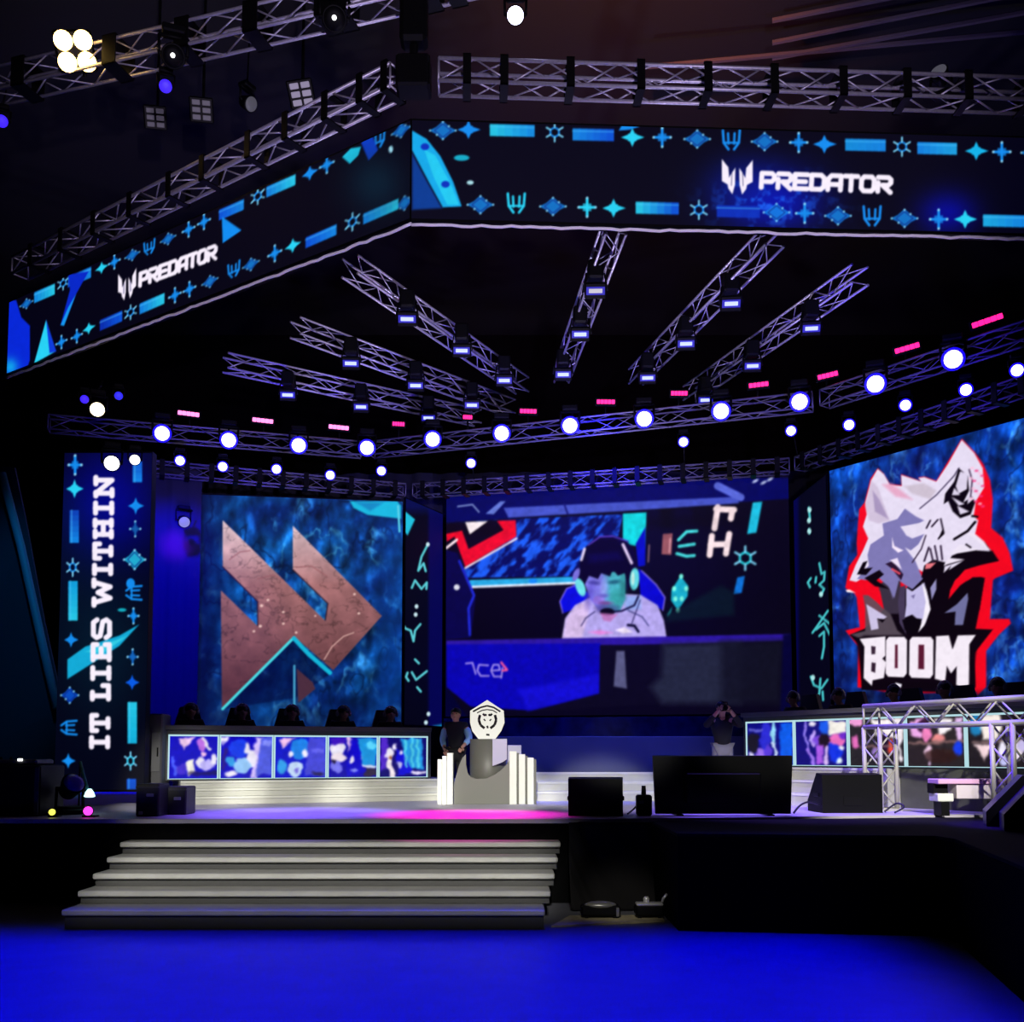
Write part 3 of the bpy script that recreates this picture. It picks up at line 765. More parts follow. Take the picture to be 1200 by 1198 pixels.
def paint_column(p):
    p.fill((3, 4, 22))
    p.glow(130, 590, 60, 70, (4, 6, 150), .85); p.glow(120, 760, 50, 80, (6, 40, 60), .55)  # first glow paints the blue stage haze into the banner's picture
    rows = [('N', 584, 557), ('I', 604, 587), ('H', 632, 607), ('T', 657, 635), ('I', 675, 660), ('W', 712, 677), ('S', 750, 724), ('E', 776, 753), ('I', 798, 780), ('L', 822, 801), ('T', 859, 836), ('I', 878, 862)]
    p.poly([(79, 773), (100, 758), (140, 745), (163, 732), (140, 757), (112, 775), (79, 796)], (20, 170, 215), 1.4); p.poly([(100, 764), (150, 745), (120, 766)], (60, 215, 235), 2, a=.8)
    for ch, y0, y1 in rows:
        x1 = 134.5 - 5.5 * (y0 - 557) / 320; x0 = x1 - 24.5
        glyph(p, SLAB[ch], (x1 - 2.8, y0 - 2.6), (0, -(y0 - y1 - 5.2)), (-(x1 - x0 - 5.6), 0), WHT, 6.0)
    left = [('plus', 545, 10, CY2), ('star', 573, 11, CY1), ('gear', 665, 9, CY2), ('star', 750, 9, CY2), ('bat', 815, 9, BL1), ('trident', 853, 9, CY2), ('star', 892, 9, CY2)]
    right = [('star', 593, 10, CY2), ('plus', 620, 8, (20, 90, 170)), ('bat', 656, 11, CY1), ('trident', 695, 9, CY2), ('plus', 722, 8, CY2), ('plus', 770, 8, (20, 100, 190)), ('star', 800, 9, BL1), ('gear', 892, 9, CY1)]
    for kd, y, s, c in left:
        x = 88 - 8 * (y - 545) / 345
        if kd == 'trident':
            sym(p, kd, x, y, s, c, (0, 1), (-1, 0))
        else:
            sym(p, kd, x, y, s, c, (.75, 0), (0, 1))
    for kd, y, s, c in right:
        x = 160 - 7 * (y - 545) / 345
        if kd == 'trident':
            sym(p, kd, x, y, s, c, (0, 1), (-1, 0))
        else:
            sym(p, kd, x, y, s, c, (.75, 0), (0, 1))
    for x, y, h, c0, c1 in ((87, 617, 38, (15, 70, 190), CY2), (85.5, 704, 46, (20, 170, 235), CY1), (161, 553, 24, (20, 100, 220), CY2), (155, 847, 48, CY1, (20, 190, 235)), (154, 919, 12, BL1, BL1)):
        bar(p, x, y, h, 11, c0, c1, (0, 1), (1, 0))
    p.ell(153, 684, 5, 6, CY2); p.ell(143, 715, 5, 2, (20, 170, 190))

def panel_painter(kind, x0, y0, x1, y1):
    """one player-camera picture; x0.. are the panel's own bounds used only to place its shapes"""
    def f(p):
        wx, wy = fbm(p.x / 7, p.y / 7, kind * 5 + 1, 3) - .5, fbm(p.x / 7, p.y / 7, kind * 5 + 91, 3) - .5
        p.x, p.y = p.x + wx * 6, p.y + wy * 6
        U = lambda pts: [(x0 + (x1 - x0) * a, y0 + (y1 - y0) * b) for a, b in pts]
        Wd = x1 - x0
        E = lambda a, b, r, s, c, rot=0, al=1: p.ell(x0 + Wd * a, y0 + (y1 - y0) * b, Wd * r, (y1 - y0) * s, c, rot, 1.6, al)
        DB, MB_, PU, WH, CN, DK = (14, 8, 190), (24, 60, 235), (86, 60, 210), (238, 232, 250), (60, 190, 240), (26, 22, 40)
        if kind == 0:
            p.fill(DB); p.poly(U([(.2, .05), (.55, .02), (.3, .35)]), (240, 200, 240), 2); E(.68, .2, .1, .16, (190, 110, 230)); p.line(U([(.7, .08), (.84, .3)]), WH, 4)
            p.poly(U([(.33, .65), (.5, .55), (.55, .85), (.42, .98)]), (240, 236, 225), 2); E(.65, .62, .1, .14, WH); E(.78, .7, .14, .13, (190, 180, 250)); E(.92, .55, .06, .14, WH); E(.7, .42, .06, .06, (240, 190, 230)); p.line(U([(.08, .5), (.14, .95)]), (70, 90, 250), 4); E(.25, .8, .12, .14, PU, 0, .7); p.line(U([(.45, .9), (.95, .9)]), (30, 20, 60), 5, a=.6)
        elif kind == 1:
            p.fill(DB); E(.35, .3, .2, .22, MB_); p.poly(U([(.68, .0), (.85, .0), (.7, 1), (.6, 1)]), (210, 190, 250), 2); p.poly(U([(.8, .02), (1, .02), (1, .95), (.68, .95)]), (80, 92, 225), 2); p.poly(U([(.84, .12), (.98, .12), (.97, .26), (.83, .26)]), (130, 140, 250), 2)
            E(.52, .3, .07, .12, WH); E(.6, .55, .1, .2, WH); E(.42, .72, .16, .2, (150, 200, 250)); E(.2, .62, .09, .12, CN, 0, .8); E(.2, .92, .12, .08, WH); p.poly(U([(.0, .02), (.2, .0), (.04, .18)]), WH, 2); p.line(U([(.1, .3), (.05, .8)]), (40, 20, 140), 4)
        elif kind == 2:
            p.fill((12, 20, 200)); p.poly(U([(.1, .05), (.4, .03), (.15, .32)]), (240, 190, 235), 2); E(.5, .3, .2, .24, (30, 130, 235)); p.poly(U([(.68, .0), (1, .0), (1, .98), (.6, .98)]), (70, 72, 215), 2); p.poly(U([(.72, .3), (.98, .28), (.97, .4), (.72, .42)]), (100, 100, 240), 2)
            E(.3, .42, .05, .07, WH); E(.6, .42, .05, .1, WH); E(.4, .8, .16, .2, (196, 220, 250), -.4); E(.12, .75, .1, .18, CN, 0, .8); E(.45, .85, .05, .06, (120, 110, 220)); E(.85, .92, .12, .05, (40, 36, 90))
        elif kind == 3:
            p.fill((18, 10, 170)); E(.18, .3, .17, .16, WH); p.poly(U([(.04, .02), (.35, .02), (.36, .18), (.05, .2)]), (60, 20, 190), 2); E(.2, .52, .16, .14, (240, 225, 235)); E(.16, .75, .12, .16, (120, 120, 240)); E(.12, .6, .05, .04, (30, 20, 60))
            p.poly(U([(.38, .0), (.5, .0), (.42, .4)]), (226, 190, 240), 2); p.poly(U([(.48, .0), (.62, .1), (.72, .9), (.35, .98), (.4, .5)]), (16, 8, 200), 2); E(.47, .6, .05, .09, WH); E(.71, .48, .04, .1, WH); p.poly(U([(.6, .02), (1, .02), (1, .7), (.7, .7)]), (30, 150, 225), 2); E(.88, .2, .1, .1, (90, 210, 250)); p.line(U([(.72, .72), (1, .74)]), (220, 230, 250), 3); p.poly(U([(.75, .78), (1, .78), (1, 1), (.75, 1)]), (50, 40, 70)); E(.52, .82, .07, .04, (130, 140, 250))
        elif kind == 4:
            p.fill((16, 10, 110)); p.poly(U([(.02, .0), (.16, .0), (.14, .8), (.02, .9)]), (80, 40, 200), 2); E(.2, .42, .09, .18, WH); p.line(U([(.2, .5), (.22, .75), (.3, 1)]), (245, 232, 240), 7); E(.33, .25, .05, .1, WH); p.poly(U([(.35, .3), (.6, .35), (.68, .95), (.4, .98)]), (14, 10, 215), 2)
            p.poly(U([(.45, .02), (.9, .02), (.92, .8), (.65, .8)]), (36, 150, 225), 2)
            for a in (.55, .68, .8): p.line(U([(a, .05), (a + .02, .75)]), (90, 220, 240), 3, a=.8)
            E(.47, .38, .04, .06, WH); E(.42, .7, .05, .07, (200, 200, 250)); p.line(U([(.68, .92), (.98, .88)]), (225, 215, 245), 4); E(.22, .55, .05, .05, (150, 90, 60))
        elif kind == 5:
            p.fill((14, 12, 130)); p.poly(U([(.72, .05), (1, .05), (1, 1), (.72, 1)]), (12, 92, 235), 2); E(.58, .25, .05, .3, (150, 220, 250)); E(.4, .35, .12, .35, (44, 44, 210)); p.line(U([(.05, .2), (.3, .18)]), (90, 90, 200), 3); E(.14, .5, .13, .25, DK); E(.1, .92, .07, .18, (220, 215, 250)); E(.3, .85, .12, .22, (150, 110, 235)); E(.45, .75, .08, .2, (90, 60, 220)); p.line(U([(.55, .5), (.66, .95)]), (200, 220, 250), 3)
        elif kind == 6:
            p.fill((16, 10, 120)); p.poly(U([(.45, .0), (.63, .0), (.62, .35), (.5, .35)]), (24, 90, 235), 2); p.poly(U([(.62, .02), (1, .02), (1, .3), (.64, .32)]), (245, 240, 232), 2); E(.8, .45, .18, .14, (235, 110, 190)); E(.92, .35, .07, .08, (110, 40, 200)); p.poly(U([(.66, .5), (.92, .62), (.85, .95), (.68, .9)]), (16, 50, 230), 2); E(.33, .08, .06, .06, WH); E(.9, .62, .06, .05, WH); E(.85, .9, .06, .07, (230, 250, 255))
            p.line(U([(.2, .05), (.18, .4), (.25, .7)]), (150, 130, 245), 3); p.line(U([(.35, .25), (.28, .45), (.36, .55)]), (190, 160, 250), 4); E(.45, .45, .14, .1, (120, 70, 220)); E(.55, .45, .1, .16, (24, 8, 30)); p.line(U([(.22, .65), (.36, .98)]), (160, 120, 245), 4); p.poly(U([(.42, .55), (.56, .55), (.55, 1), (.42, 1)]), (170, 90, 230), 2); p.line(U([(.62, .6), (.6, 1)]), (220, 190, 250), 4)
        elif kind == 7:
            p.fill((38, 34, 40)); E(.12, .08, .12, .08, (245, 160, 220)); E(.1, .5, .06, .14, (230, 110, 190)); p.poly(U([(.4, .02), (.98, .02), (.98, .45), (.5, .4)]), (250, 240, 242), 2); E(.62, .55, .12, .2, (30, 14, 40)); E(.75, .62, .06, .16, (240, 80, 60)); p.line(U([(.9, .1), (.92, .9)]), (250, 240, 250), 4); E(.5, .75, .1, .14, (150, 120, 200)); p.line(U([(.2, .6), (.8, .62)]), (150, 110, 110), 3, a=.7)
        elif kind == 8:
            p.fill((42, 34, 38)); p.poly(U([(.05, .1), (.3, .04), (.25, .45), (.08, .4)]), (240, 170, 235), 2); E(.3, .22, .12, .14, (60, 24, 60)); E(.34, .38, .08, .12, (240, 130, 190)); p.poly(U([(.48, .04), (.8, .04), (.78, .3), (.55, .36)]), (248, 240, 244), 2); E(.56, .45, .12, .1, (235, 140, 140)); p.poly(U([(.84, .02), (.97, .02), (.95, .5), (.86, .5)]), (230, 190, 240), 2)
            p.line(U([(.0, .55), (1, .52)]), (150, 110, 110), 3, a=.8); E(.36, .72, .06, .14, (240, 200, 230)); p.line(U([(.38, .8), (.4, .98)]), (225, 190, 235), 3); E(.88, .66, .08, .14, (20, 60, 230)); E(.6, .8, .3, .14, (50, 26, 22), 0, .8)
        else:
            p.fill((34, 28, 34)); E(.15, .2, .1, .22, (30, 130, 190)); p.poly(U([(.2, .04), (.52, .02), (.58, .3), (.48, .5), (.26, .48)]), (252, 240, 232), 2); E(.78, .25, .16, .22, (24, 18, 24)); p.line(U([(.1, .55), (.98, .5)]), (150, 120, 120), 3, a=.8); p.poly(U([(.12, .6), (.42, .58), (.34, .75), (.3, .9)]), (245, 215, 220), 2); E(.58, .7, .07, .16, WH); E(.62, .9, .1, .08, (190, 190, 240)); E(.8, .72, .1, .18, (240, 225, 240)); E(.9, .6, .08, .1, (200, 190, 235))
    return f
# ---------------------------------------------------------------- the hall
BLACK = mat('black_drape', (7, 7, 8), .95, spec=.03, noise=.3, nscale=14)
BLK_MET = mat('black_metal', (8, 8, 9), .5, spec=.12)
BLK_PLA = mat('black_plastic', (9, 9, 11), .55, spec=.1)
ALU = mat('truss_aluminium', (176, 172, 186), .42, metal=.55, noise=.12, nscale=30)
GREYP = mat('grey_laminate', (104, 104, 98), .6, noise=.08, nscale=5)

fl = MB(); fl.box((0, 14, -.1), (60, 44, .2)); structure('floor', fl, mat('hall_floor', (84, 84, 92), .5, spec=.12, noise=.1, nscale=3))
c = MB(); c.box((0, 14, 16.1), (60, 44, .2)); structure('ceiling', c, mat('hall_ceiling', (20, 17, 20), .9))
w = MB(); w.box((0, 34, 8), (60, .2, 16)); structure('wall_back', w, mat('hall_wall', (8, 7, 11), .95, spec=.05))
w = MB(); w.box((-26, 14, 8), (.2, 44, 16)); structure('wall_left', w, mat('hall_wall', (8, 7, 11), .95, spec=.05))
w = MB(); w.box((26, 14, 8), (.2, 44, 16)); structure('wall_right', w, mat('hall_wall', (8, 7, 11), .95, spec=.05))
for k, (a, b) in enumerate((((905, 68), (1215, 12)), ((905, 50), (1215, -12)), ((905, 24), (1130, -20)), ((760, 78), (1215, 36)))):
    m = MB(); m.tube(P(*a, z=15.2), P(*b, z=15.2), .05, 6)
    structure('trim_%d' % (k + 1), m, mat('roof_purlin', (74, 64, 68), .7))

# ---------------------------------------------------------------- stage
DZ = .99
t = thing('stage_deck', 'raised performance deck with a pale floor and black front edge behind the grey stairs', 'stage', (0, 12.25, 0))
deck_pts = [(-9.5, 12.25), (.9, 12.25), (5.2, 13.1), (9.6, 13.1), (9.6, 27), (-9.5, 27)]
d = MB(); d.prism(deck_pts, .05, z0=DZ - .05); d.build('deck_floor', mat('deck_vinyl', (192, 186, 198), .45, spec=.35, noise=.06, nscale=2), t)
d = MB(); d.prism([(x, y + (.03 if y < 14 else 0)) for x, y in deck_pts], DZ - .06, z0=0.0); d.build('deck_skirt', BLACK, t)

st = thing('front_stairs', 'wide grey five-tread staircase rising from the blue floor to the deck', 'stairs', (-2, 10.35, 0))
zs = [.2, .337, .474, .611, .748]
ys = [10.4, 10.775, 11.15, 11.525, 11.9]
xl, xr = -4.52, [.33, .40, .46, .51, .56]
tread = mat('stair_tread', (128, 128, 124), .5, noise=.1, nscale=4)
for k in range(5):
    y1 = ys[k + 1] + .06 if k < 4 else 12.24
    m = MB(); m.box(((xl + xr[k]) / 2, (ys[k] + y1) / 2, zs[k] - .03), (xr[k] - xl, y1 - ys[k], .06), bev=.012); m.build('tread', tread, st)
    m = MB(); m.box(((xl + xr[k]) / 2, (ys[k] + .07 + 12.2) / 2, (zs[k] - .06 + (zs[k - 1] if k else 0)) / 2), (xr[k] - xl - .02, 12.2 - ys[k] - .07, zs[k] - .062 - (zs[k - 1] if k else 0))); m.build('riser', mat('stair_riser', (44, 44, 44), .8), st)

dr = thing('dark_platform', 'black draped platform jutting out of the deck toward the viewer on the right', 'platform', (3, 10.3, 0))
pts = [(1.66, 10.35), (4.12, 10.05), (4.16, 9.7), (3.56, 7.1), (3.2, 5.2), (9.5, 5.2), (9.5, 13.0), (5.25, 13.0), (1.66, 12.3)]
m = MB(); m.prism(pts, .93, z0=0.0); m.build('skirt', BLACK, dr)
m = MB(); m.prism(pts, .03, z0=.935); m.build('platform_top', mat('dark_carpet', (14, 13, 18), .9, noise=.2, nscale=20, spec=.1), dr)

# drape between stairs and platform: diagonal folds
def drape(name, label, cat, A, B, z0, z1, amp, folds, slant, m, nu=90, nv=24, fullbase=0.0):
    A, B = Vector((A[0], A[1], 0)), Vector((B[0], B[1], 0))
    n = Vector((B.y - A.y, -(B.x - A.x), 0)).normalized()
    mb = MB()
    vs, fs = [], []
    for side in (0, 1):
        for j in range(nv + 1):
            v = j / nv
            for i in range(nu + 1):
                u = i / nu
                ph = 2 * PI * folds * (u + slant * v) + 1.3 * math.sin(5 * u)
                off = amp * (.6 + .4 * math.sin(3 * u + 2)) * (math.sin(ph) + .3 * math.sin(2.3 * ph)) + fullbase * (1 - v) ** 2
                p = A + (B - A) * u + n * (off - .006 * side)
                vs.append((p.x, p.y, z0 + (z1 - z0) * v))
    N = (nu + 1) * (nv + 1)
    for j in range(nv):
        for i in range(nu):
            a = j * (nu + 1) + i
            fs.append((a, a + 1, a + nu + 2, a + nu + 1))
            fs.append((N + a, N + a + nu + 1, N + a + nu + 2, N + a + 1))
    for i in range(nu):
        fs.append((i, N + i, N + i + 1, i + 1)); a = nv * (nu + 1) + i; fs.append((a, a + 1, N + a + 1, N + a))
    for j in range(nv):
        a = j * (nu + 1); fs.append((a, a + nu + 1, N + a + nu + 1, N + a)); a += nu; fs.append((a, N + a, N + a + nu + 1, a + nu + 1))
    mb.add(vs, fs)
    o = mb.build(name, m, smooth=True, at=(A.x, A.y, z0))
    return tag(o, label, cat)
drape('stage_skirt_cloth', 'black cloth with slanting folds hanging between the grey stairs and dark platform', 'drape', (.66, 12.0), (1.62, 12.0), .015, .97, .045, 2.2, .55, mat('skirt_cloth', (17, 16, 18), .9, spec=.15), fullbase=.35)
m = MB(); m.prism([(.40, 10.55), (1.6, 10.9), (1.6, 11.25), (.62, 11.2)], .02, z0=0.001)
tag(m.build('plywood_sheet', mat('plywood', (150, 140, 112), .7, noise=.25, nscale=6), at=None), 'pale plywood strip lying on the floor right of the stairs', 'board')

def floor_can(name, label, x, y, w, kind):
    t = thing(name, label, 'stage light', (x, y, .021))
    m = MB(); m.box((x, y, .021 + .075), (w, .2, .11), bev=.02); m.build('housing', BLK_PLA, t)
    m = MB()
    for s in (-1, 1): m.box((x + s * w * .36, y, .031), (.04, .16, .02))
    m.build('foot', BLK_MET, t)
    if kind == 0:
        m = MB(); m.ball((x, y - .02, .15), 1, sc=(w * .42, .09, .045)); m.build('lid', mat('dull_silver', (130, 130, 128), .35, metal=.6), t, True)
        m = MB(); m.box((x + w * .42, y - .105, .09), (.03, .02, .09)); m.build('latch', mat('dull_silver', (130, 130, 128), .35, metal=.6), t)
    else:
        m = MB(); m.box((x, y - .03, .165), (w * .95, .14, .03), bev=.01); m.build('tray', mat('bright_silver', (220, 220, 220), .3, metal=.6), t)
        m = MB(); m.lathe([(.03, 0), (.035, .04), (.02, .06)], Matrix.Translation((x - .03, y - .03, .181)), 12); m.build('knob', mat('bright_silver', (220, 220, 220), .3, metal=.6), t, True)
        m = MB(); m.path([(x + .14, y - .03, .18), (x + .15, y - .03, .22), (x + .19, y - .04, .27)], .014); m.build('handle', mat('bright_silver', (220, 220, 220), .3, metal=.6), t, True)
q = P(705, 1069, z=.1); floor_can('floor_case', 'low black case with a silver domed lid under the skirt cloth', q.x, 11.1, .42, 0)
q = P(758, 1066, z=.1); floor_can('floor_tray', 'low black box with bright silver tray and handle beside dark platform', q.x + .02, 11.1, .30, 1)

# ---------------------------------------------------------------- curtains and set walls
CURT = mat('blue_black_curtain', (58, 58, 74), .9, spec=.1)
drape('backdrop_curtain', 'tall dark curtain hanging behind the screens across the stage', 'curtain', (-11, 26.2), (11.5, 25.6), 1.0, 9.0, .12, 26, 0, CURT, nu=300, nv=4)
qa, qb = P(170, 850, Y=21.5), P(238, 850, Y=21.9)
drape('wing_curtain', 'dark curtain lit blue and purple between banner column and bronze emblem screen', 'curtain', (qa.x - .5, 21.2), (qb.x, 21.45), 1.0, 7.9, .05, 5, 0, CURT, nu=60, nv=4)
# slanted cloth at far left
t = thing('slanted_side_cloth', 'dark teal edged cloth slanting down at the far left edge', 'drape', P(0, 880, Y=16.6))
a = [P(-70, 540, Y=17.4), P(17, 548, Y=16.9), P(30, 610, Y=16.9), P(52, 730, Y=16.8), P(74, 830, Y=16.6), P(78, 905, Y=16.6), P(-70, 905, Y=17.4)]
mb = MB(); n = len(a); bk = [p + Vector((0, .05, 0)) for p in a]
mb.add(a + bk, [tuple(range(n)), tuple(reversed(range(n, 2 * n)))] + [(i, n + i, n + (i + 1) % n, (i + 1) % n) for i in range(n)])
mb.build('cloth', mat('dark_teal_cloth', (20, 44, 62), .8), t)
mb = MB(); mb.path([P(4, 556, Y=16.8) + Vector((0, -.05, 0)), P(26, 640, Y=16.8) + Vector((0, -.05, 0)), P(48, 740, Y=16.7) + Vector((0, -.05, 0)), P(68, 830, Y=16.55) + Vector((0, -.05, 0))], .07, 8); mb.build('hem', mat('teal_hem', (40, 120, 140), .6), t, True)

# ---------------------------------------------------------------- LED screens
def led(name, label, A, B, z0, z1, painter, nu, nv, strength=1.0, depth=.12, group=None, rim=.03, cat='led screen', soft=1, grain=.03, legs=()):
    mid = (Vector((A[0], A[1], 0)) + Vector((B[0], B[1], 0))) / 2
    t = thing(name, label, cat, (mid.x, mid.y, z0), group)
    m = MB(); slab(m, A, B, z0 - rim, z1 + rim, -.012, depth); m.build('cabinet', BLK_MET, t)
    if legs:
        a_, b_ = Vector((A[0], A[1], 0)), Vector((B[0], B[1], 0)); n_ = Vector((b_.y - a_.y, -(b_.x - a_.x), 0)).normalized()
        for f_ in legs:
            q_ = a_ + (b_ - a_) * f_ - n_ * (depth + .04)
            m = MB(); m.tube((q_.x, q_.y, DZ + .002), (q_.x, q_.y, z1 - .1), .05, 8); m.build('support_leg', BLK_MET, t)
    grid_screen('display', A, B, z0, z1, nu, nv, painter, t, strength, 0.0, soft, grain)
    return t

def back(A, B, off):
    A, B = Vector((A[0], A[1], 0)), Vector((B[0], B[1], 0))
    n = Vector((B.y - A.y, -(B.x - A.x), 0)).normalized()
    return A + n * off, B + n * off

def along(A, B, px):
    """plan point of line A-B that the picture column px passes through"""
    A, B = Vector((A[0], A[1])), Vector((B[0], B[1]))
    k = (px - CX) / F / CT      # x = k*y approximately for level rays
    # (ax + t dx) = k (ay + t dy)
    dx, dy = B.x - A.x, B.y - A.y
    tt = (k * A.y - A.x) / (dx - k * dy)
    return Vector((A.x + dx * tt, A.y + dy * tt, 0))

HC = P(482, 256, Y=12.0); HB = HC.z; HT = P(482, 141, Y=12.0).z
HR = P(1200, 273.5, z=HB); HR = HC + (HR - HC) * 1.1
HL = P(8, 437.5, z=HB)
led('header_led_band', 'long black LED band with blue glyphs facing front over the stage, right of the corner', HC, HR, HB, HT, paint_band_right, 880, 116, 1.0, .14)
led('header_led_band', 'black LED band with blue glyphs running back and down to the left from the corner', HL, HC - Vector((.02, 0, 0)), HB, HT, paint_band_left, 620, 110, 1.0, .14)
def sleeve(A, B, label):
    A, B = Vector((A[0], A[1], HB - .075)), Vector((B[0], B[1], HB - .075))
    L = (B - A).length; n = int(L / .12)
    rnd = random.Random(3)
    pts = [A + (B - A) * (i / n) + Vector((0, 0, rnd.uniform(-.012, .012))) for i in range(n + 1)]
    m = MB(); m.path(pts, .019, 8)
    return tag(m.build('cable_sleeve', mat('white_sleeve', (248, 244, 250), .6), smooth=True, at=A), label, 'cable')
sleeve(HC, HR, 'wrinkled white cable sleeve along the bottom edge of the front LED band')
sleeve(HL, HC, 'wrinkled white cable sleeve along the bottom edge of the receding left LED band')

q = P(242, 580, Y=21.7); LT = q.z; LB = P(242, 851, Y=21.7).z
LR = P(472, 588, z=LT); LL = along(q, LR, 200)
led('stage_led_screen', 'large square LED screen showing a bronze angular emblem on blue rock, left of centre', LL, LR, LB, LT, paint_logo, 300, 300, legs=(.1, .9))
CZ0, CZ1 = P(522, 840, Y=24).z, P(522, 580, Y=24).z
CL = P(522, 838, Y=24.0); CR = P(929, 838, Y=22.2)
led('stage_led_screen', 'wide central LED screen showing a headset-wearing player at a blue desk', CL, CR, CZ0, CZ1, paint_feed, 470, 300, soft=2, grain=.12, legs=(.08, .92))
q = P(972, 552, Y=20); WT = q.z; WB = P(972, 846, Y=20).z
WR = P(1200, 490, z=WT)
led('stage_led_screen', 'large angled LED screen showing a white wolf head emblem with red edge', q, q + (WR - q) * 1.2, WB, WT, paint_wolf, 300, 360, legs=(.1, .9))
WL = q
sl0, sl1 = LR + Vector((.06, .1, 0)), CL + Vector((-.08, -.1, 0))
led('led_strip_screen', 'narrow black LED pillar with cyan glyphs between bronze emblem screen and central screen', sl0, sl1, P(500, 850, Y=23).z, P(500, 592, Y=23).z, paint_strip_left, 60, 280, depth=.05, legs=(.5,))
led('led_strip_screen', 'narrow black LED pillar with cyan glyphs between central screen and wolf emblem screen', CR + Vector((.08, -.1, 0)), WL + Vector((-.06, .05, 0)), P(950, 850, Y=21).z, P(950, 572, Y=21).z, paint_strip_right, 60, 290, depth=.05, legs=(.5,))

ba, bb = P(64, 905, Y=15.8), P(169, 905, Y=15.8)
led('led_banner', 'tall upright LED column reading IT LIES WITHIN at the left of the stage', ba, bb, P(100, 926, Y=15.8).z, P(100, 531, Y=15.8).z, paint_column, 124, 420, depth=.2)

# plinth under the central screen and the slate riser
t = thing('screen_plinth', 'dark blue glinting plinth under the wide central screen', 'plinth', (1.9, 22.6, DZ))
m = MB(); slab(m, CL + Vector((0, -.2, 0)), CR + Vector((0, -.2, 0)), DZ, CZ0 - .05, .1, .5); m.build('body', mat('dark_blue_gloss', (22, 40, 92), .25, spec=.6, noise=.5, nscale=3, bump=.4), t)
t = thing('slate_riser', 'flat slate-blue riser block behind the trophy stand and pale centre steps', 'platform', (1.6, 19, DZ))
RZ = P(700, 863, Y=17.9).z
m = MB(); m.box((.2 + (P(880, 870, Y=17.9).x - .2) / 2 - .3, 19.6, (DZ + RZ) / 2), (P(880, 870, Y=17.9).x - P(575, 870, Y=17.9).x, 3.3, RZ - DZ - .002), bev=.01); m.build('body', mat('slate_paint', (66, 72, 112), .55, noise=.05, nscale=2), t)

# ---------------------------------------------------------------- desks, steps and player panels
STEP = mat('pale_step', (186, 186, 178), .5, noise=.05, nscale=6)
FRAME = emit('panel_edge_light', (196, 240, 248), .8, False)
LA, LBp = P(193, 916, Y=16.4), P(502, 909, Y=18.0)
LZ0 = (LA.z + LBp.z) / 2 ; LZ1 = (P(193, 863, Y=16.4).z + P(502, 861, Y=18.0).z) / 2
RA, RBp = P(873, 903, Y=17.3), P(1152, 897, Y=13.75)
RZ0 = (P(929, 900, Y=16.5).z + RBp.z) / 2; RZ1 = (P(929, 847, Y=16.5).z + P(1152, 833, Y=13.75).z) / 2

def desk_row(side, A, B, z0, z1, frac, kinds, deskname, labels, ext):
    A, B = Vector((A.x, A.y, 0)), Vector((B.x, B.y, 0))
    u = (B - A).normalized(); n = Vector((u.y, -u.x, 0))
    t = thing('player_desk', deskname, 'desk', (A + B) / 2 + Vector((0, 0, z0 - .02)))
    m = MB(); slab(m, A - u * ext[0], B + u * ext[1], z1 + .08, z1 + .15, .03, .85); m.build('tabletop', mat('desk_top', (92, 92, 92), .55), t)
    m = MB(); slab(m, A - u * ext[0], B + u * ext[1], z0 - .02, z1 + .079, -.03, .07); m.build('front_panel', mat('desk_front', (70, 70, 72), .6), t)
    for s in (A - u * ext[0], B + u * (ext[1] - .06)):
        m = MB(); slab(m, s, s + u * .06, z0 - .02, z1 + .079, -.08, .45); m.build('side_panel', mat('desk_front', (70, 70, 72), .6), t)
    rows = []
    for k, (f0, f1) in enumerate(frac):
        a, b = A + (B - A) * f0, A + (B - A) * f1
        t = thing('portrait_display', labels[k], 'led display', (a + b) / 2 + Vector((0, 0, z0)), 'player portrait panels on the %s desk front' % side)
        e = .028
        m = MB(); slab(m, a + u * .004, b - u * .004, z0, z1, -.012, .028); m.build('cabinet', BLK_MET, t)
        m = MB()
        for (q0, q1, h0, h1) in ((a, b, z1 - e, z1), (a, b, z0, z0 + e * .4), (a, a + u * e, z0, z1), (b - u * e, b, z0, z1)):
            slab(m, q0 + u * .004 if q0 == a else q0, q1 - u * .004 if q1 == b else q1, h0, h1, .008, .011)
        m.build('edge_light', FRAME, t)
        a2, b2 = a + u * e, b - u * e
        c4 = np.array([(p.x, p.y, z) for p in (a2, b2) for z in (z0 + e, z1 - e)])
        X, Yy = proj(c4)
        grid_screen('display', a2, b2, z0 + e * .4, z1 - e, 64, 56, panel_painter(kinds[k], X.min(), Yy.min(), X.max(), Yy.max()), t, 1.0, -.006, 2)
    return u, n

def wedge_frac(A, B, cols):
    r = []
    for c0 in cols:
        p = along(A, B, c0); r.append((Vector((p.x, p.y, 0)) - Vector((A.x, A.y, 0))).length / (Vector((B.x, B.y, 0)) - Vector((A.x, A.y, 0))).length)
    return r
fr = wedge_frac(LA, LBp, [193, 258.5, 322, 384.5, 444, 502])
uL, nL = desk_row('left', LA, LBp, LZ0, LZ1, list(zip(fr[:-1], fr[1:])), [0, 1, 2, 3, 4],
    'long grey player desk on pale steps below the bronze emblem screen',
    ['leftmost lit player panel on the left desk, white hands on blue', 'second lit player panel of the left desk, with a pale violet strip', 'middle lit player panel of the left desk, with violet right half', 'fourth lit player panel of the left desk, pale face at left', 'rightmost lit player panel of the left desk, cyan streaks at right'], (.03, .05))
fr = wedge_frac(RA, RBp, [873, 929.5, 992.5, 1059.5, 1130, 1204])
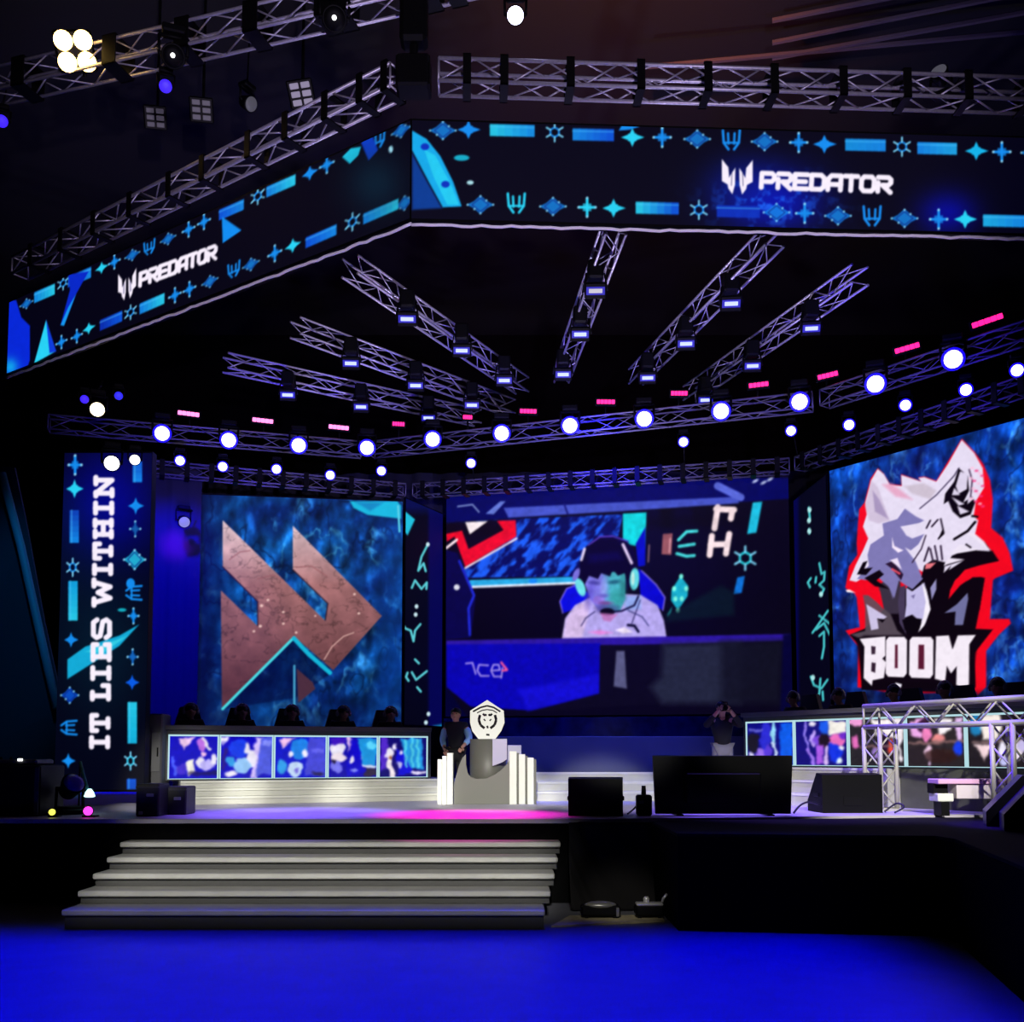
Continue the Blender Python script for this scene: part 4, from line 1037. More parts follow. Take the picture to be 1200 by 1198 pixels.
uR, nR = desk_row('right', RA, RBp, RZ0, RZ1, list(zip(fr[:-1], fr[1:])), [5, 6, 7, 8, 9],
    'long dark player desk at the right below the wolf emblem screen',
    ['lit player panel nearest the centre on the right desk, half behind the black monitor', 'lit player panel with white block and purple cables, left of the gantry', 'dark lit player panel behind the left post of the silver gantry', 'lit player panel with pink and brown picture seen through the silver gantry', 'rightmost lit player panel of the right desk, big white shape in it'], (.05, 1.2))

def steps(label, A, B, n, ztop, k_n, run, deep, cat='steps', u=None):
    A, B = Vector((A.x, A.y, 0)), Vector((B.x, B.y, 0))
    t = thing('stage_steps', label, cat, (A + B) / 2 + Vector((0, 0, DZ)))
    dz = (ztop - DZ) / k_n
    for k in range(k_n):
        m = MB(); slab(m, A, B, DZ + dz * k + .001, DZ + dz * (k + 1), run * (k_n - k), deep); m.build('step', STEP, t)
        m = MB(); slab(m, A, B, DZ + dz * (k + 1) - .03, DZ + dz * (k + 1) + .004, run * (k_n - k) + .02, -run * (k_n - k) + .03); m.build('nosing', mat('step_nosing', (206, 206, 196), .45), t)
    return t
sA = along(LA, LBp, 213); sB = along(LA, LBp, 536)
steps('three pale steps below the left player panels', sA, sB, nL, LZ0 - .025, 3, .27, 1.9)
cA, cB = P(626, 905, Y=17.75), P(782, 905, Y=17.75)
steps('three pale steps in the middle, right of the trophy stand', cA, cB, None, P(700, 905.5, Y=17.4).z, 3, .27, .05)
rA = along(RA, RBp, 905); rB = along(RA, RBp, 1050)
steps('pale steps below the right player panels, between the black monitors', rA, rB, nR, RZ0 - .025, 3, .27, 1.6)

# ---------------------------------------------------------------- trophy stand
t = thing('trophy_stand', 'grey and white stepped stand with a curved recess carrying the white shield', 'stand', P(571, 943, z=DZ))
IV = mat('ivory_gloss', (236, 238, 228), .35)
GR = mat('stand_grey', (98, 98, 90), .5)
SY = P(571, 943, z=DZ).y
def sx(px): return (px - CX) / F * (SY * CT + (1.5 - EYE) * ST)
def sz(py): return P(571, py, Y=SY).z
for x0, x1, top in ((512.5, 518, 890), (518, 523.5, 886), (523.5, 531, 882.5)):
    m = MB(); m.box(((sx(x0) + sx(x1)) / 2, SY + .12, (DZ + sz(top)) / 2), (sx(x1) - sx(x0) - .006, .24, sz(top) - DZ - .001), bev=.006); m.build('fin', IV, t)
for x0, x1, top in ((597, 605.5, 880.5), (608, 615.5, 884), (618, 625.5, 888)):
    m = MB(); m.box(((sx(x0) + sx(x1)) / 2, SY + .12, (DZ + sz(top)) / 2), (sx(x1) - sx(x0), .24, sz(top) - DZ - .001), bev=.006); m.build('fin', IV, t)
    m = MB(); m.box(((sx(x1) + sx(x1 + 3)) / 2, SY + .2, (DZ + sz(top + 2)) / 2), (sx(3) - sx(0), .3, sz(top + 2) - DZ - .001)); m.build('spacer', GR, t)
# front with the scooped edge
xL, xR = sx(532), sx(596)
pts = [(xL, DZ + .002), (xR, DZ + .002), (xR, sz(891))]
for k in range(9):
    a = k / 8
    pts.append((sx(594 - 46 * a), sz(895 + 18 * math.sin(min(1, a * 1.5) * PI / 2)) if a < .6 else sz(913 - 11 * ((a - .6) / .4) ** 2)))
pts = [(sx(x), sz(y)) for x, y in ((532, 943), (597, 943), (597, 891), (594, 896), (588, 902), (580, 908), (570, 912.5), (558, 913), (551, 910.5), (548, 906), (546, 896), (546, 884), (542, 888), (538, 897), (535, 908), (532, 919))]
pts[0] = (sx(532), DZ + .002); pts[1] = (sx(597), DZ + .002)
Mf = Matrix(((1, 0, 0, 0), (0, 0, 1, SY), (0, 1, 0, 0), (0, 0, 0, 1)))
m = MB(); m.prism(pts, .1, Mf); m.build('front_panel', mat('stand_front_grey', (112, 112, 104), .5), t)
m = MB(); m.lathe([(.285, DZ + .003), (.285, sz(866))], Matrix.Translation((sx(571), SY + .42, 0)), 40); m.build('drum', GR, t, True)
m = MB(); m.prism([(sx(x), sz(y)) for x, y in ((577, 866), (594, 866), (594, 890), (588, 894), (577, 898))], .05, Matrix(((1, 0, 0, 0), (0, 0, 1, SY + .1), (0, 1, 0, 0), (0, 0, 0, 1)))); m.build('cheek', mat('stand_lilac', (176, 172, 200), .45), t)  # separate lilac plate painting the drum's lit right side
m = MB(); m.box((sx(603), SY + .55, (DZ + sz(873)) / 2), (.22, .3, sz(873) - DZ - .003), bev=.01); m.build('rear_block', mat('stand_lilac', (176, 172, 200), .45), t)

t = thing('trophy_shield', 'bright white shield plaque with a dark crest standing on the stand', 'trophy', (sx(570), SY + .42, sz(866)))
out = [(570, 819), (590, 832), (591, 846), (587, 856), (579.5, 866.3), (560, 866.3), (552, 856), (549.5, 846), (549.5, 832)]
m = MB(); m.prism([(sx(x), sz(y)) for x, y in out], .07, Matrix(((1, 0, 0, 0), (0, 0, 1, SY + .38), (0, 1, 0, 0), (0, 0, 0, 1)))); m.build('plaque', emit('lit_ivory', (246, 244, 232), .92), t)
CRS = mat('crest_ink', (28, 26, 24), .6)
def crest(pl, w):
    m = MB()
    for a, b in zip(pl[:-1], pl[1:]):
        A, B = Vector((sx(a[0]), SY + .372, sz(a[1]))), Vector((sx(b[0]), SY + .372, sz(b[1])))
        m.tube(A, B, w, 6)
    return m
cr = crest([(553, 833), (562, 828), (570, 826), (578, 828), (586, 833)], .014)
cr.build('crest_lettering', CRS, t)
crest([(558, 834.5), (564, 831.5), (570, 830.5), (577, 831.5), (582, 834.5)], .009).build('crest_lettering', CRS, t)
for pl, wd_ in (([(561.5, 837), (560, 843), (562, 849), (567, 853)], .022), ([(579.5, 837), (581, 843), (579, 849), (574, 853)], .022), ([(565, 835.5), (567.5, 838), (569, 836)], .018), ([(576, 835.5), (573.5, 838), (572, 836)], .018), ([(566, 842), (568, 844)], .012), ([(575, 842), (573, 844)], .012), ([(570, 850), (571, 853)], .016), ([(569, 860.5), (573, 861)], .016)):
    crest(pl, wd_).build('crest_mark', CRS, t)
# ---------------------------------------------------------------- trusses
def truss(label, A, B, s=.29, bay=.5, group=None, hangers=(), name='box_truss', r=.024, mt=None, caps=True, clampw=.1):
    """four-chord lattice truss with centre line A-B; hangers: fractions where black straps wrap it"""
    mt = mt or ALU
    A, B = Vector(A), Vector(B)
    d = (B - A); L = d.length; d.normalize()
    side = d.cross(Vector((0, 0, 1)))
    if side.length < .05:
        side = Vector((1, 0, 0))
    side.normalize(); up = side.cross(d).normalized()
    t = thing(name, label, 'truss', A, group)
    h = s / 2
    cor = [side * h + up * h, side * -h + up * h, side * -h - up * h, side * h - up * h]
    for c0 in cor:
        m = MB(); m.tube(A + c0, B + c0, r, 8); m.build('chord', mt, t, True)
    n = max(2, int(round(L / bay))); st_ = L / n
    budget = 92
    for f in range(4):
        p, q = cor[f], cor[(f + 1) % 4]
        for k in range(n):
            if budget <= 0: break
            a, b = (p, q) if k % 2 == 0 else (q, p)
            m = MB(); m.tube(A + d * (k * st_) + a, A + d * ((k + 1) * st_) + b, r * .48, 6); m.build('brace', mt, t, True)
            budget -= 1
    if caps:
        for e in (A, B):
            m = MB()
            for f in range(4): m.tube(e + cor[f], e + cor[(f + 1) % 4], r * .6, 6)
            m.build('end_frame', mt, t, True)
    for f in hangers:
        c0 = A + d * (L * f)
        Mx = Matrix((side, d, up)).transposed().to_4x4(); Mx.translation = c0
        m = MB()
        k = h + .035
        for x, z, w_, hh in ((0, k, 2 * k + .02, .02), (0, -k, 2 * k + .02, .02), (k, 0, .02, 2 * k + .02), (-k, 0, .02, 2 * k + .02)):
            m.box((x, 0, z), (w_, clampw, hh), Mx)
        m.build('strap', BLK_MET, t)
    return t

def fracs(A, B, cols):
    out = []
    for c0 in cols:
        p = along(A, B, c0)
        out.append((Vector((p.x, p.y)) - Vector((A[0], A[1]))).length / (Vector((B[0], B[1])) - Vector((A[0], A[1]))).length)
    return out

# header trusses above the LED bands
TZ = P(600, 92, Y=12.2).z
o1, o2 = back(HC, HR, -.17)
a, b = Vector((o1.x + .32, o1.y, TZ)), Vector((o2.x, o2.y, TZ))
truss('silver lattice truss carrying the front LED band, right of the corner', a, b, .29, .46, 'header trusses', [f for f in fracs(a, b, [545, 590, 670, 755, 836, 916, 999, 1076, 1150, 1225]) if 0 < f < 1])
o1, o2 = back(HL, HC, -.17)
a, b = Vector((o1.x, o1.y, TZ)), Vector((o2.x - .3, o2.y + .1, TZ))
truss('silver lattice truss above the receding left LED band', a, b, .29, .5, 'header trusses', [f for f in fracs(a, b, [30, 66, 105, 148, 195, 235, 290, 335, 383, 425, 455]) if 0 < f < 1])
t = thing('corner_block', 'black corner block joining the two header trusses', 'truss corner', (HC.x, HC.y + .2, TZ))
m = MB(); m.box((HC.x, HC.y + .17, TZ), (.42, .34, .42), bev=.03); m.build('block', BLK_MET, t)
m = MB(); m.tube((HC.x, HC.y + .17, TZ + .2), (HC.x, HC.y + .17, 16), .05); m.build('hoist_chain', BLK_MET, t)
m = MB(); m.box((HC.x, HC.y + .17, TZ + .75), (.34, .3, .7), bev=.05); m.build('hoist_motor', BLK_MET, t)

# upper left hall truss
a, b = P(-40, 110, z=11.6), P(612, -42, z=11.6)
truss('bright lattice truss crossing the top left corner behind the warm lamp', a, b, .34, .55, 'hall trusses', fracs(a, b, [8, 118, 205, 288, 375, 395, 500, 530]), clampw=.22)

# fan of roof trusses
FZ = 9.5
fan = [((410, 312), (612, 452), 'first roof truss right of the left header band, steepest of the three left fan trusses'),
       ((346, 384), (598, 478), 'middle of the three roof trusses fanning out to the left'),
       ((264, 425), (560, 490), 'flattest and leftmost of the roof trusses fanning out to the left'),
       ((722, 262), (658, 440), 'nearly upright roof truss in the middle of the fan under the front band'),
       ((908, 276), (745, 442), 'roof truss fanning right, between the upright one and the outer right one'),
       ((1008, 322), (808, 462), 'outermost roof truss fanning out to the right')]
FAN = []
for p0, p1, lb in fan:
    a, b = P(*p0, z=FZ), P(*p1, z=FZ)
    FAN.append((a, b))
    truss(lb, a, b, .30, .55, 'roof trusses in a fan', r=.022, caps=False)

UZ, LWZ = 8.4, 7.62
U = [P(*q, z=UZ) for q in ((50, 496), (430, 528), (960, 470), (1300, 358))]
Lw = [P(*q, z=LWZ) for q in ((168, 548), (480, 576), (932, 546), (1300, 418))]
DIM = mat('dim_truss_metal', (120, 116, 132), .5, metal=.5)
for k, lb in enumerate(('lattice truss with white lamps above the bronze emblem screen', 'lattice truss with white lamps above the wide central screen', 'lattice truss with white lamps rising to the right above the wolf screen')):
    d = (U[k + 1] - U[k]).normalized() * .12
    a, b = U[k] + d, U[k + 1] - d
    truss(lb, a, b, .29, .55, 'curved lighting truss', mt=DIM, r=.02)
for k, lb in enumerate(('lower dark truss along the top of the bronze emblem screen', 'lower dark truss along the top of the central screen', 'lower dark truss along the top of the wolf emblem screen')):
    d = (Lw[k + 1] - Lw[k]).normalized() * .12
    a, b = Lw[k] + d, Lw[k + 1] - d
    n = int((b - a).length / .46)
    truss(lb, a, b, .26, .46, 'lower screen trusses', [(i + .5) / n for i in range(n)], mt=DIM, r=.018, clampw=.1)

# ---------------------------------------------------------------- fixtures
def hit(px, py, poly, off):
    """point on the picture ray, `off` metres before the plan polyline"""
    best = None
    for A, B in zip(poly[:-1], poly[1:]):
        A2, B2 = back(A, B, off)
        r = ray(px, py); k = r.x / r.y
        dx, dy = B2.x - A2.x, B2.y - A2.y
        den = dx - k * dy
        if abs(den) < 1e-6: continue
        tt = (k * A2.y - A2.x) / den
        e = 0 if 0 <= tt <= 1 else min(abs(tt), abs(tt - 1))
        y = A2.y + dy * tt
        if best is None or e < best[0]: best = (e, y)
    return P(px, py, Y=best[1])

CAM = Vector((0, 0, EYE))
def mount_pt(p, poly):
    best = None
    for A, B in zip(poly[:-1], poly[1:]):
        d = B - A; tt = max(0.02, min(.98, (p - A).dot(d) / d.dot(d))); q = A + d * tt
        if best is None or (q - p).length < best[0]: best = ((q - p).length, q)
    q = best[1]; v = p - q; v.z = 0
    return q + v.normalized() * .15 + Vector((0, 0, .13))
def moving_head(label, pos, rad, lens_m, group, aim=None, base_up=True, name='moving_head_light', mount=None, ring=None):
    pos = Vector(pos)
    aim = (CAM - pos + Vector((0, 0, -1.5))).normalized() if aim is None else Vector(aim).normalized()
    t = thing(name, label, 'stage light', pos, group)
    M = frame_at(pos, aim)
    r = rad
    m = MB(); m.lathe([(r * .55, -r * 2.0), (r * .8, -r * 1.7), (r * 1.0, -r * .7), (r * 1.12, -r * .35), (r * 1.16, .0), (r * 1.05, .005)], M, 18); m.build('head', BLK_PLA, t, True)
    m = MB(); m.lathe([(r * 1.0, .007), (r * .97, .02), (r * .6, .02 + .14 * r), (r * .2, .02 + .2 * r)], M, 18); m.build('lens', lens_m, t, True)
    if ring is not None:
        m = MB(); m.lathe([(r * 1.02, .012), (r * 1.04, .02), (r * 1.3, .012), (r * 1.32, -.01), (r * 1.2, -.02)], M, 20); m.build('halo_ring', ring, t, True)  # added glowing ring standing in for the blue halo around the lamp
    H = pos - aim * r * .9
    x = Vector((M[0][0], M[1][0], M[2][0]))
    s = 1 if base_up else -1
    up = Vector((0, 0, s))
    m = MB()
    for q in (-1, 1):
        m.tube(H + x * q * r * 1.3, H + x * q * r * 1.35 + up * r * 1.9, r * .16, 6)
        m.tube(H + x * q * r * 1.0, H + x * q * r * 1.4, r * .22, 8)
    m.tube(H + x * r * -1.4 + up * r * 1.9, H + x * r * 1.4 + up * r * 1.9, r * .18, 6)
    m.build('yoke', BLK_PLA, t, True)
    Mb = Matrix((x, up.cross(x), up)).transposed().to_4x4(); Mb.translation = H + up * r * 2.4
    m = MB(); m.box((0, 0, 0), (r * 2.2, r * 1.6, r * .8), Mb, bev=r * .15); m.build('base', BLK_PLA, t)
    if mount is not None:
        m = MB(); m.tube(H + up * r * 2.7, mount, r * .14, 6); m.build('clamp', BLK_MET, t, True)
    return t

def ordinal(k, n):
    return ['first', 'second', 'third', 'fourth', 'fifth', 'sixth', 'seventh', 'eighth', 'ninth', 'tenth', 'eleventh', 'twelfth', 'thirteenth'][k]

WHITE_L = emit('white_blue_lens', (120, 110, 255), 26.0)
HALO = emit('blue_halo', (24, 8, 255), 1.0)
wash = [(190, 508), (268, 516), (350, 522), (430, 525), (507, 515), (588, 508), (668, 499), (755, 491), (845, 482), (937, 471), (1026, 450), (1117, 421)]
for k, (x, y) in enumerate(wash):
    p = hit(x, y, U, .42)
    moving_head('bright white wash light on the curved truss, %s from the left' % ordinal(k, 12), p, .142, WHITE_L, 'bright wash lights on the curved truss', ring=HALO, mount=mount_pt(p, U))

SPOT_L = emit('pale_blue_lens', (140, 132, 255), 16.0)
low = [(211, 540), (261, 547), (324, 550), (387, 557), (447, 552), (552, 543), (801, 518), (927, 505), (995, 498), (1061, 475), (1132, 457), (1192, 434)]
for k, (x, y) in enumerate(low):
    p = hit(x, y, Lw, .38)
    moving_head('small white spotlight of the lower row, %s from the left' % ordinal(k, 12), p, .088, SPOT_L, 'small spotlights of the lower row', ring=HALO, mount=mount_pt(p, Lw))

PINK = emit('pink_strip', (255, 26, 120), 2.4)
PINKW = emit('pale_pink_strip', (255, 110, 180), 3.0)
pink = [(221, 485, 1, 4), (308, 493, 1, 4), (397, 501, 1, 4), (467, 497, .6, 2), (548, 489, .45, 2), (619, 482, .8, 2), (710, 471, .85, 2), (796, 461, .75, 2), (889, 451, .85, -4), (970, 440, .85, -10), (1063, 408, .95, -12), (1157, 376, 1.1, -14)]
for k, (x, y, s, deg) in enumerate(pink):
    p = hit(x, y, U, .1)
    t = thing('led_strip_light', 'pink LED strip light standing above the curved truss, %s from the left' % ordinal(k, 12), 'stage light', p, 'pink strip lights above the curved truss')
    M = frame_at(p, Vector((-p.x * .6, -p.y, -4))) @ Matrix.Rotation(-math.radians(deg), 4, 'Z')
    w_ = .43 * s
    if M[0][0] < 0: pass
    m = MB(); m.box((0, 0, -.05), (w_ + .06, .16, .1), M, bev=.015); m.build('housing', BLK_PLA, t)
    for c_ in range(5):
        m = MB(); m.box(((c_ - 2) * w_ / 5, 0, .008), (w_ / 5 - .004, .085, .02), M, bev=.018); m.build('cell', PINKW if k in (0, 1, 2) else PINK, t)
    m = MB(); m.tube(p + Vector((0, .06, -.05)), Vector((p.x, p.y + .1, UZ + .14)), .02, 6); m.build('bracket', BLK_MET, t, True)

BLUE_L = emit('blue_white_panel', (150, 160, 255), 2.2)
BLUE_R = emit('blue_glow_rim', (10, 8, 235), .55)  # deep-blue glow around the emitter, put into a glowing rim
fanl = [(0, 477, 374), (0, 541, 411), (0, 591, 446), (1, 411, 426), (1, 487, 452), (1, 553, 475), (2, 337, 463), (2, 423, 477), (2, 502, 490), (3, 698, 341), (3, 680, 392), (3, 660, 439), (4, 857, 356), (4, 804, 403), (4, 759, 443), (5, 951, 385), (5, 882, 429), (5, 827, 469)]
fnm = ['steepest left roof truss', 'middle left roof truss', 'flattest left roof truss', 'upright middle roof truss', 'inner right roof truss', 'outer right roof truss']
pos3 = ['near end', 'middle', 'far end']
for k, (f, x, y) in enumerate(fanl):
    a, b = FAN[f]
    p = P(x, y, z=FZ - .52)
    t = thing('hanging_strobe', 'small blue-white lamp hanging from the %s of the %s' % (pos3[k % 3], fnm[f]), 'stage light', p, 'hanging lamps under the roof trusses')
    aim = Vector((-p.x * .4, -p.y, -9)).normalized()
    M = frame_at(p, aim)
    m = MB(); m.box((0, 0, -.06), (.34, .24, .12), M, bev=.02); m.build('housing', BLK_PLA, t)
    m = MB(); m.box((0, 0, .002), (.29, .12, .008), M, bev=.003); m.build('glow_rim', BLUE_R, t)
    m = MB(); m.box((0, 0, .008), (.21, .062, .012), M, bev=.004); m.build('emitter', BLUE_L if k != 9 else emit('warm_dim_lens', (200, 196, 210), 1.0), t)
    m = MB(); m.box(p + Vector((0, .05, .33)), (.24, .3, .3), bev=.03); m.build('driver_box', BLK_PLA, t)
    for s in (-1, 1):
        m = MB(); m.tube(p + Vector((s * .19, .03, .02)), p + Vector((s * .14, .03, .3)), .014, 6)
        m.build('bracket', BLK_MET, t, True)

# warm blinder at the top left
p0 = P(88, 60, Y=13.7)
t = thing('blinder_light', 'blazing warm yellow four-lamp blinder at the top left', 'stage light', p0)
M = frame_at(p0, CAM - p0) @ Matrix.Rotation(.25, 4, 'Z')
m = MB(); m.box((0, 0, -.1), (.52, .52, .16), M, bev=.03); m.build('housing', BLK_MET, t)
for i in (-1, 1):
    for j in (-1, 1):
        m = MB(); m.lathe([(.125, -.02), (.12, .01), (.06, .03)], M @ Matrix.Translation((i * .13, j * .13, 0)), 16); m.build('lamp', emit('warm_lamp', (255, 206, 110), 16.0), t, True)
m = MB(); m.tube(p0 + Vector((0, .15, .2)), P(100, 82, z=11.6) + Vector((0, 0, -.1)), .03); m.build('bracket', BLK_MET, t)

def blinder_panel(label, px, py, Y, w_, tilt, b, cols=2, rows=3):
    p = P(px, py, Y=Y)
    t = thing('panel_blinder', label, 'stage light', p, 'unlit lamp panels in the roof')
    M = frame_at(p, CAM - p) @ Matrix.Rotation(tilt, 4, 'Z')
    m = MB(); m.box((0, 0, -.08), (w_ + .06, w_ + .06, .12), M, bev=.02); m.build('housing', BLK_MET, t)
    cw, ch = w_ / cols, w_ / rows
    for i in range(cols):
        for j in range(rows):
            m = MB(); m.box(((i - (cols - 1) / 2) * cw, (j - (rows - 1) / 2) * ch, -.01), (cw * .8, ch * .72, .03), M, bev=.01)
            m.build('cell', emit('panel_cell_%d' % b, (150, 140, 170), b / 100.0, False), t)  # cells are unlit; their pale look is a faint glow put in
    m = MB(); m.tube(p + Vector((0, .1, w_ / 2)), Vector((p.x, p.y + .1, 16)), .025); m.build('drop_pole', BLK_MET, t)
blinder_panel('dim square lamp panel, leftmost of three hanging in the dark roof', 182, 138, 17, .32, .1, 14)
blinder_panel('dim square lamp panel, middle of three hanging in the dark roof', 236, 129, 17, .34, .08, 20)
blinder_panel('pale square lamp panel nearest the corner of the LED bands', 353, 110, 16, .36, .25, 75)
p = P(294, 122, Y=17)
moving_head('side-on lamp with pale rim between two dim lamp panels in the roof', p, .12, emit('pale_rim', (120, 118, 135), .35, False), 'roof moving heads', aim=(.9, -.5, -.6), mount=Vector((p.x, p.y, 16)))  # unlit lamp; its pale rim is a faint glow put into the lens
BLUEDEEP = emit('deep_blue_lens', (56, 30, 255), 1.5)
TL = [P(-40, 110, z=11.6), P(612, -42, z=11.6)]
for (x, y, r, mt_, lb) in ((604, 18, .10, emit('white_violet_lens', (215, 210, 255), 9.0), 'bright white-violet spotlight at the top middle above the corner'), (194, 101, .085, BLUEDEEP, 'small blue spotlight under the top left truss'), (2, 142, .085, BLUEDEEP, 'small blue spotlight at the left edge under the hall truss')):
    p = hit(x, y, TL, .1)
    moving_head(lb, p, r, mt_, 'hall truss spotlights', mount=Vector((p.x, p.y + .1, max(p.z + .3, 11.5))))
for (x, y, lb) in ((203, 66, 'large dark moving head with a tiny white dot on the left hall truss'), (392, 22, 'large dark moving head with a tiny white dot further right on the hall truss')):
    p = hit(x, y, TL, .34)
    moving_head(lb, p, .14, BLK_PLA, 'dark moving heads on the hall truss', mount=Vector((p.x, p.y + .3, p.z + .35)))
    m = MB(); m.ball(p + Vector((0, -.02, 0)) + (CAM - p).normalized() * .05, .03); q = m.build('indicator', emit('white_dot', (255, 255, 255), 3.0), bpy.data.objects[[o.name for o in bpy.data.objects if o.get('label') == lb][0]])
p = P(1100, 84, Y=12.6)
moving_head('dark moving head standing on the front header truss near the right edge', p, .1, emit('pale_rim', (120, 118, 135), .35, False), 'header moving heads', aim=(-.5, -.6, .3), base_up=False)

# lamp cluster above the banner column
p = P(114, 480, Y=17.6)
moving_head('warm white lamp glowing in the cluster above the banner column', p, .12, emit('warm_white_lens', (255, 235, 190), 5.0), 'cluster above the banner column', mount=Vector((p.x, p.y + .2, UZ)))
for (x, y, r, mt_, lb) in ((99, 468, .07, BLUEDEEP, 'small blue lamp left of the warm lamp above the banner column'), (139, 464, .07, emit('deep_blue_lens_dim', (40, 36, 220), 1.5), 'small dim blue lamp right of the warm lamp above the banner column'),
                           (131, 543, .11, emit('white_dot2', (245, 245, 255), 3.5), 'white lamp shining at the top of the banner lettering'), (158, 539, .075, emit('white_dot2', (245, 245, 255), 3.5), 'smaller white lamp at the top right corner of the banner column')):
    p = P(x, y, Y=17.4 if y < 500 else 15.3)
    moving_head(lb, p, r, mt_, 'cluster above the banner column', mount=Vector((p.x, p.y + .2, p.z + r * 3)))
p = P(216, 612, Y=20.6)
moving_head('side-lit oval lamp against the blue curtain left of the bronze emblem', p, .11, emit('off_lens_glow', (150, 150, 240), .8), 'curtain lamps', aim=(.5, -.8, -.5), mount=Vector((p.x, p.y + .5, p.z + .35)))  # lens is off; a faint added glow gives its lit look

# ---------------------------------------------------------------- silver gantry on the right
GA = P(1033, 950, z=DZ); GB = P(1187, 940, Y=12.3); GB.z = DZ
GZ = P(1012, 840, Y=GA.y).z
g = thing('gantry', 'silver box-truss goal frame standing in front of the right player panels', 'gantry', GA)
SIL = mat('bright_truss_metal', (176, 174, 164), .5, metal=.05)
def box_lattice(parent, A, B, s, bay, nm, side):
    A, B = Vector(A), Vector(B); d = (B - A); L = d.length; d.normalize()
    side = Vector(side).normalized(); up = side.cross(d).normalized(); h = s / 2
    cor = [side * h + up * h, side * -h + up * h, side * -h - up * h, side * h - up * h]
    first = MB()
    for c0 in cor: first.tube(A + c0, B + c0, .032, 8)
    n = max(2, int(round(L / bay))); stp = L / n
    for f in range(4):
        p, q = cor[f], cor[(f + 1) % 4]
        for e in (A, B): first.tube(e + p, e + q, .016, 6)
    o = first.build(nm, SIL, parent, True)
    for f in range(4):
        p, q = cor[f], cor[(f + 1) % 4]
        for k in range(n):
            a, b = (p, q) if k % 2 == 0 else (q, p)
            m = MB(); m.tube(A + d * (k * stp) + a, A + d * ((k + 1) * stp) + b, .013, 6); m.build('brace', SIL, o, True)
    return o
gd = (GB - GA); gd.z = 0; gd.normalize()
gs = Vector((gd.y, -gd.x, 0))
for q in (GA, GB):
    box_lattice(g, Vector((q.x, q.y, DZ + .03)), Vector((q.x, q.y, GZ - .15)), .29, .3, 'post', gs)
    m = MB(); m.box((q.x, q.y, DZ + .016), (.42, .42, .028), Matrix.Identity(4)); m.build('base_plate', SIL, g)
box_lattice(g, Vector((GA.x, GA.y, GZ)) - gd * .14, Vector((GB.x, GB.y, GZ)) + gd * .9, .29, .32, 'beam', gs)
# ---------------------------------------------------------------- equipment on the deck
def box_thing(name, label, cat, c, d, m, part='body', bev=.02, rot=0):
    t = thing(name, label, cat, (c[0], c[1], c[2] - d[2] / 2))
    M = Matrix.Translation(Vector(c)) @ Matrix.Rotation(rot, 4, 'Z')
    k = MB(); k.box((0, 0, 0), d, M, bev=bev); k.build(part, m, t)
    return t, M

def wedge(label, pos, w, d, h, rot, m=BLK_PLA, group='floor wedge monitors'):
    """sloped stage monitor; local -y is its tall back, the grille slopes toward +y"""
    t = thing('wedge_monitor', label, 'loudspeaker', pos, group)
    M = Matrix.Translation(Vector(pos)) @ Matrix.Rotation(rot, 4, 'Z')
    S = M @ Matrix(((0, 0, 1, 0), (1, 0, 0, 0), (0, 1, 0, .002), (0, 0, 0, 1)))
    prof = [(-d / 2, 0), (d / 2, 0), (d / 2, h * .28), (-d * .12, h), (-d / 2, h * .96)]
    k = MB(); k.prism(prof, w, S, z0=-w / 2); k.build('cabinet', m, t)
    a, b = Vector((0, d / 2, h * .28)), Vector((0, -d * .12, h))
    u = (b - a).normalized(); L = (b - a).length; nrm = Vector((0, u.z, -u.y))
    G = Matrix((Vector((1, 0, 0)), u, Vector((1, 0, 0)).cross(u))).transposed().to_4x4(); G.translation = (a + b) / 2
    k = MB(); k.box((0, 0, .012), (w * .88, L * .88, .02), M @ G, bev=.006); k.build('grille', mat('grille_black', (18, 16, 26), .6), t)
    for s in (-1, 1):
        k = MB(); k.box((s * (w / 2 + .008), -d * .15, h * .45), (.02, d * .3, .05), M, bev=.006); k.build('handle', BLK_MET, t)
    k = MB(); k.box((0, -d / 2 - .004, h * .3), (w * .3, .012, h * .22), M); k.build('jack_plate', BLK_MET, t)
    return t
q = P(701, 957, z=DZ); wedge('black wedge monitor at the deck edge between trophy stand and large black monitor', (q.x, q.y + .33, DZ), .68, .55, .48, -.1)
q = P(1003, 954, z=DZ); wedge('black wedge monitor at the deck edge left of the silver gantry', (q.x, q.y + .45, DZ), .80, .58, .52, .05)
SAT = mat('wedge_satin', (22, 18, 40), .4, spec=.3)  # violet-tinted black, putting part of the purple sheen into the colour
wedge('black wedge monitor with purple sheen nearest the right frame edge', (5.47, 10.8, .967), .62, .62, .60, 1.2, SAT)
wedge('black wedge monitor with purple sheen, second from the right frame edge', (5.60, 11.5, .967), .60, .60, .56, 1.2, SAT)

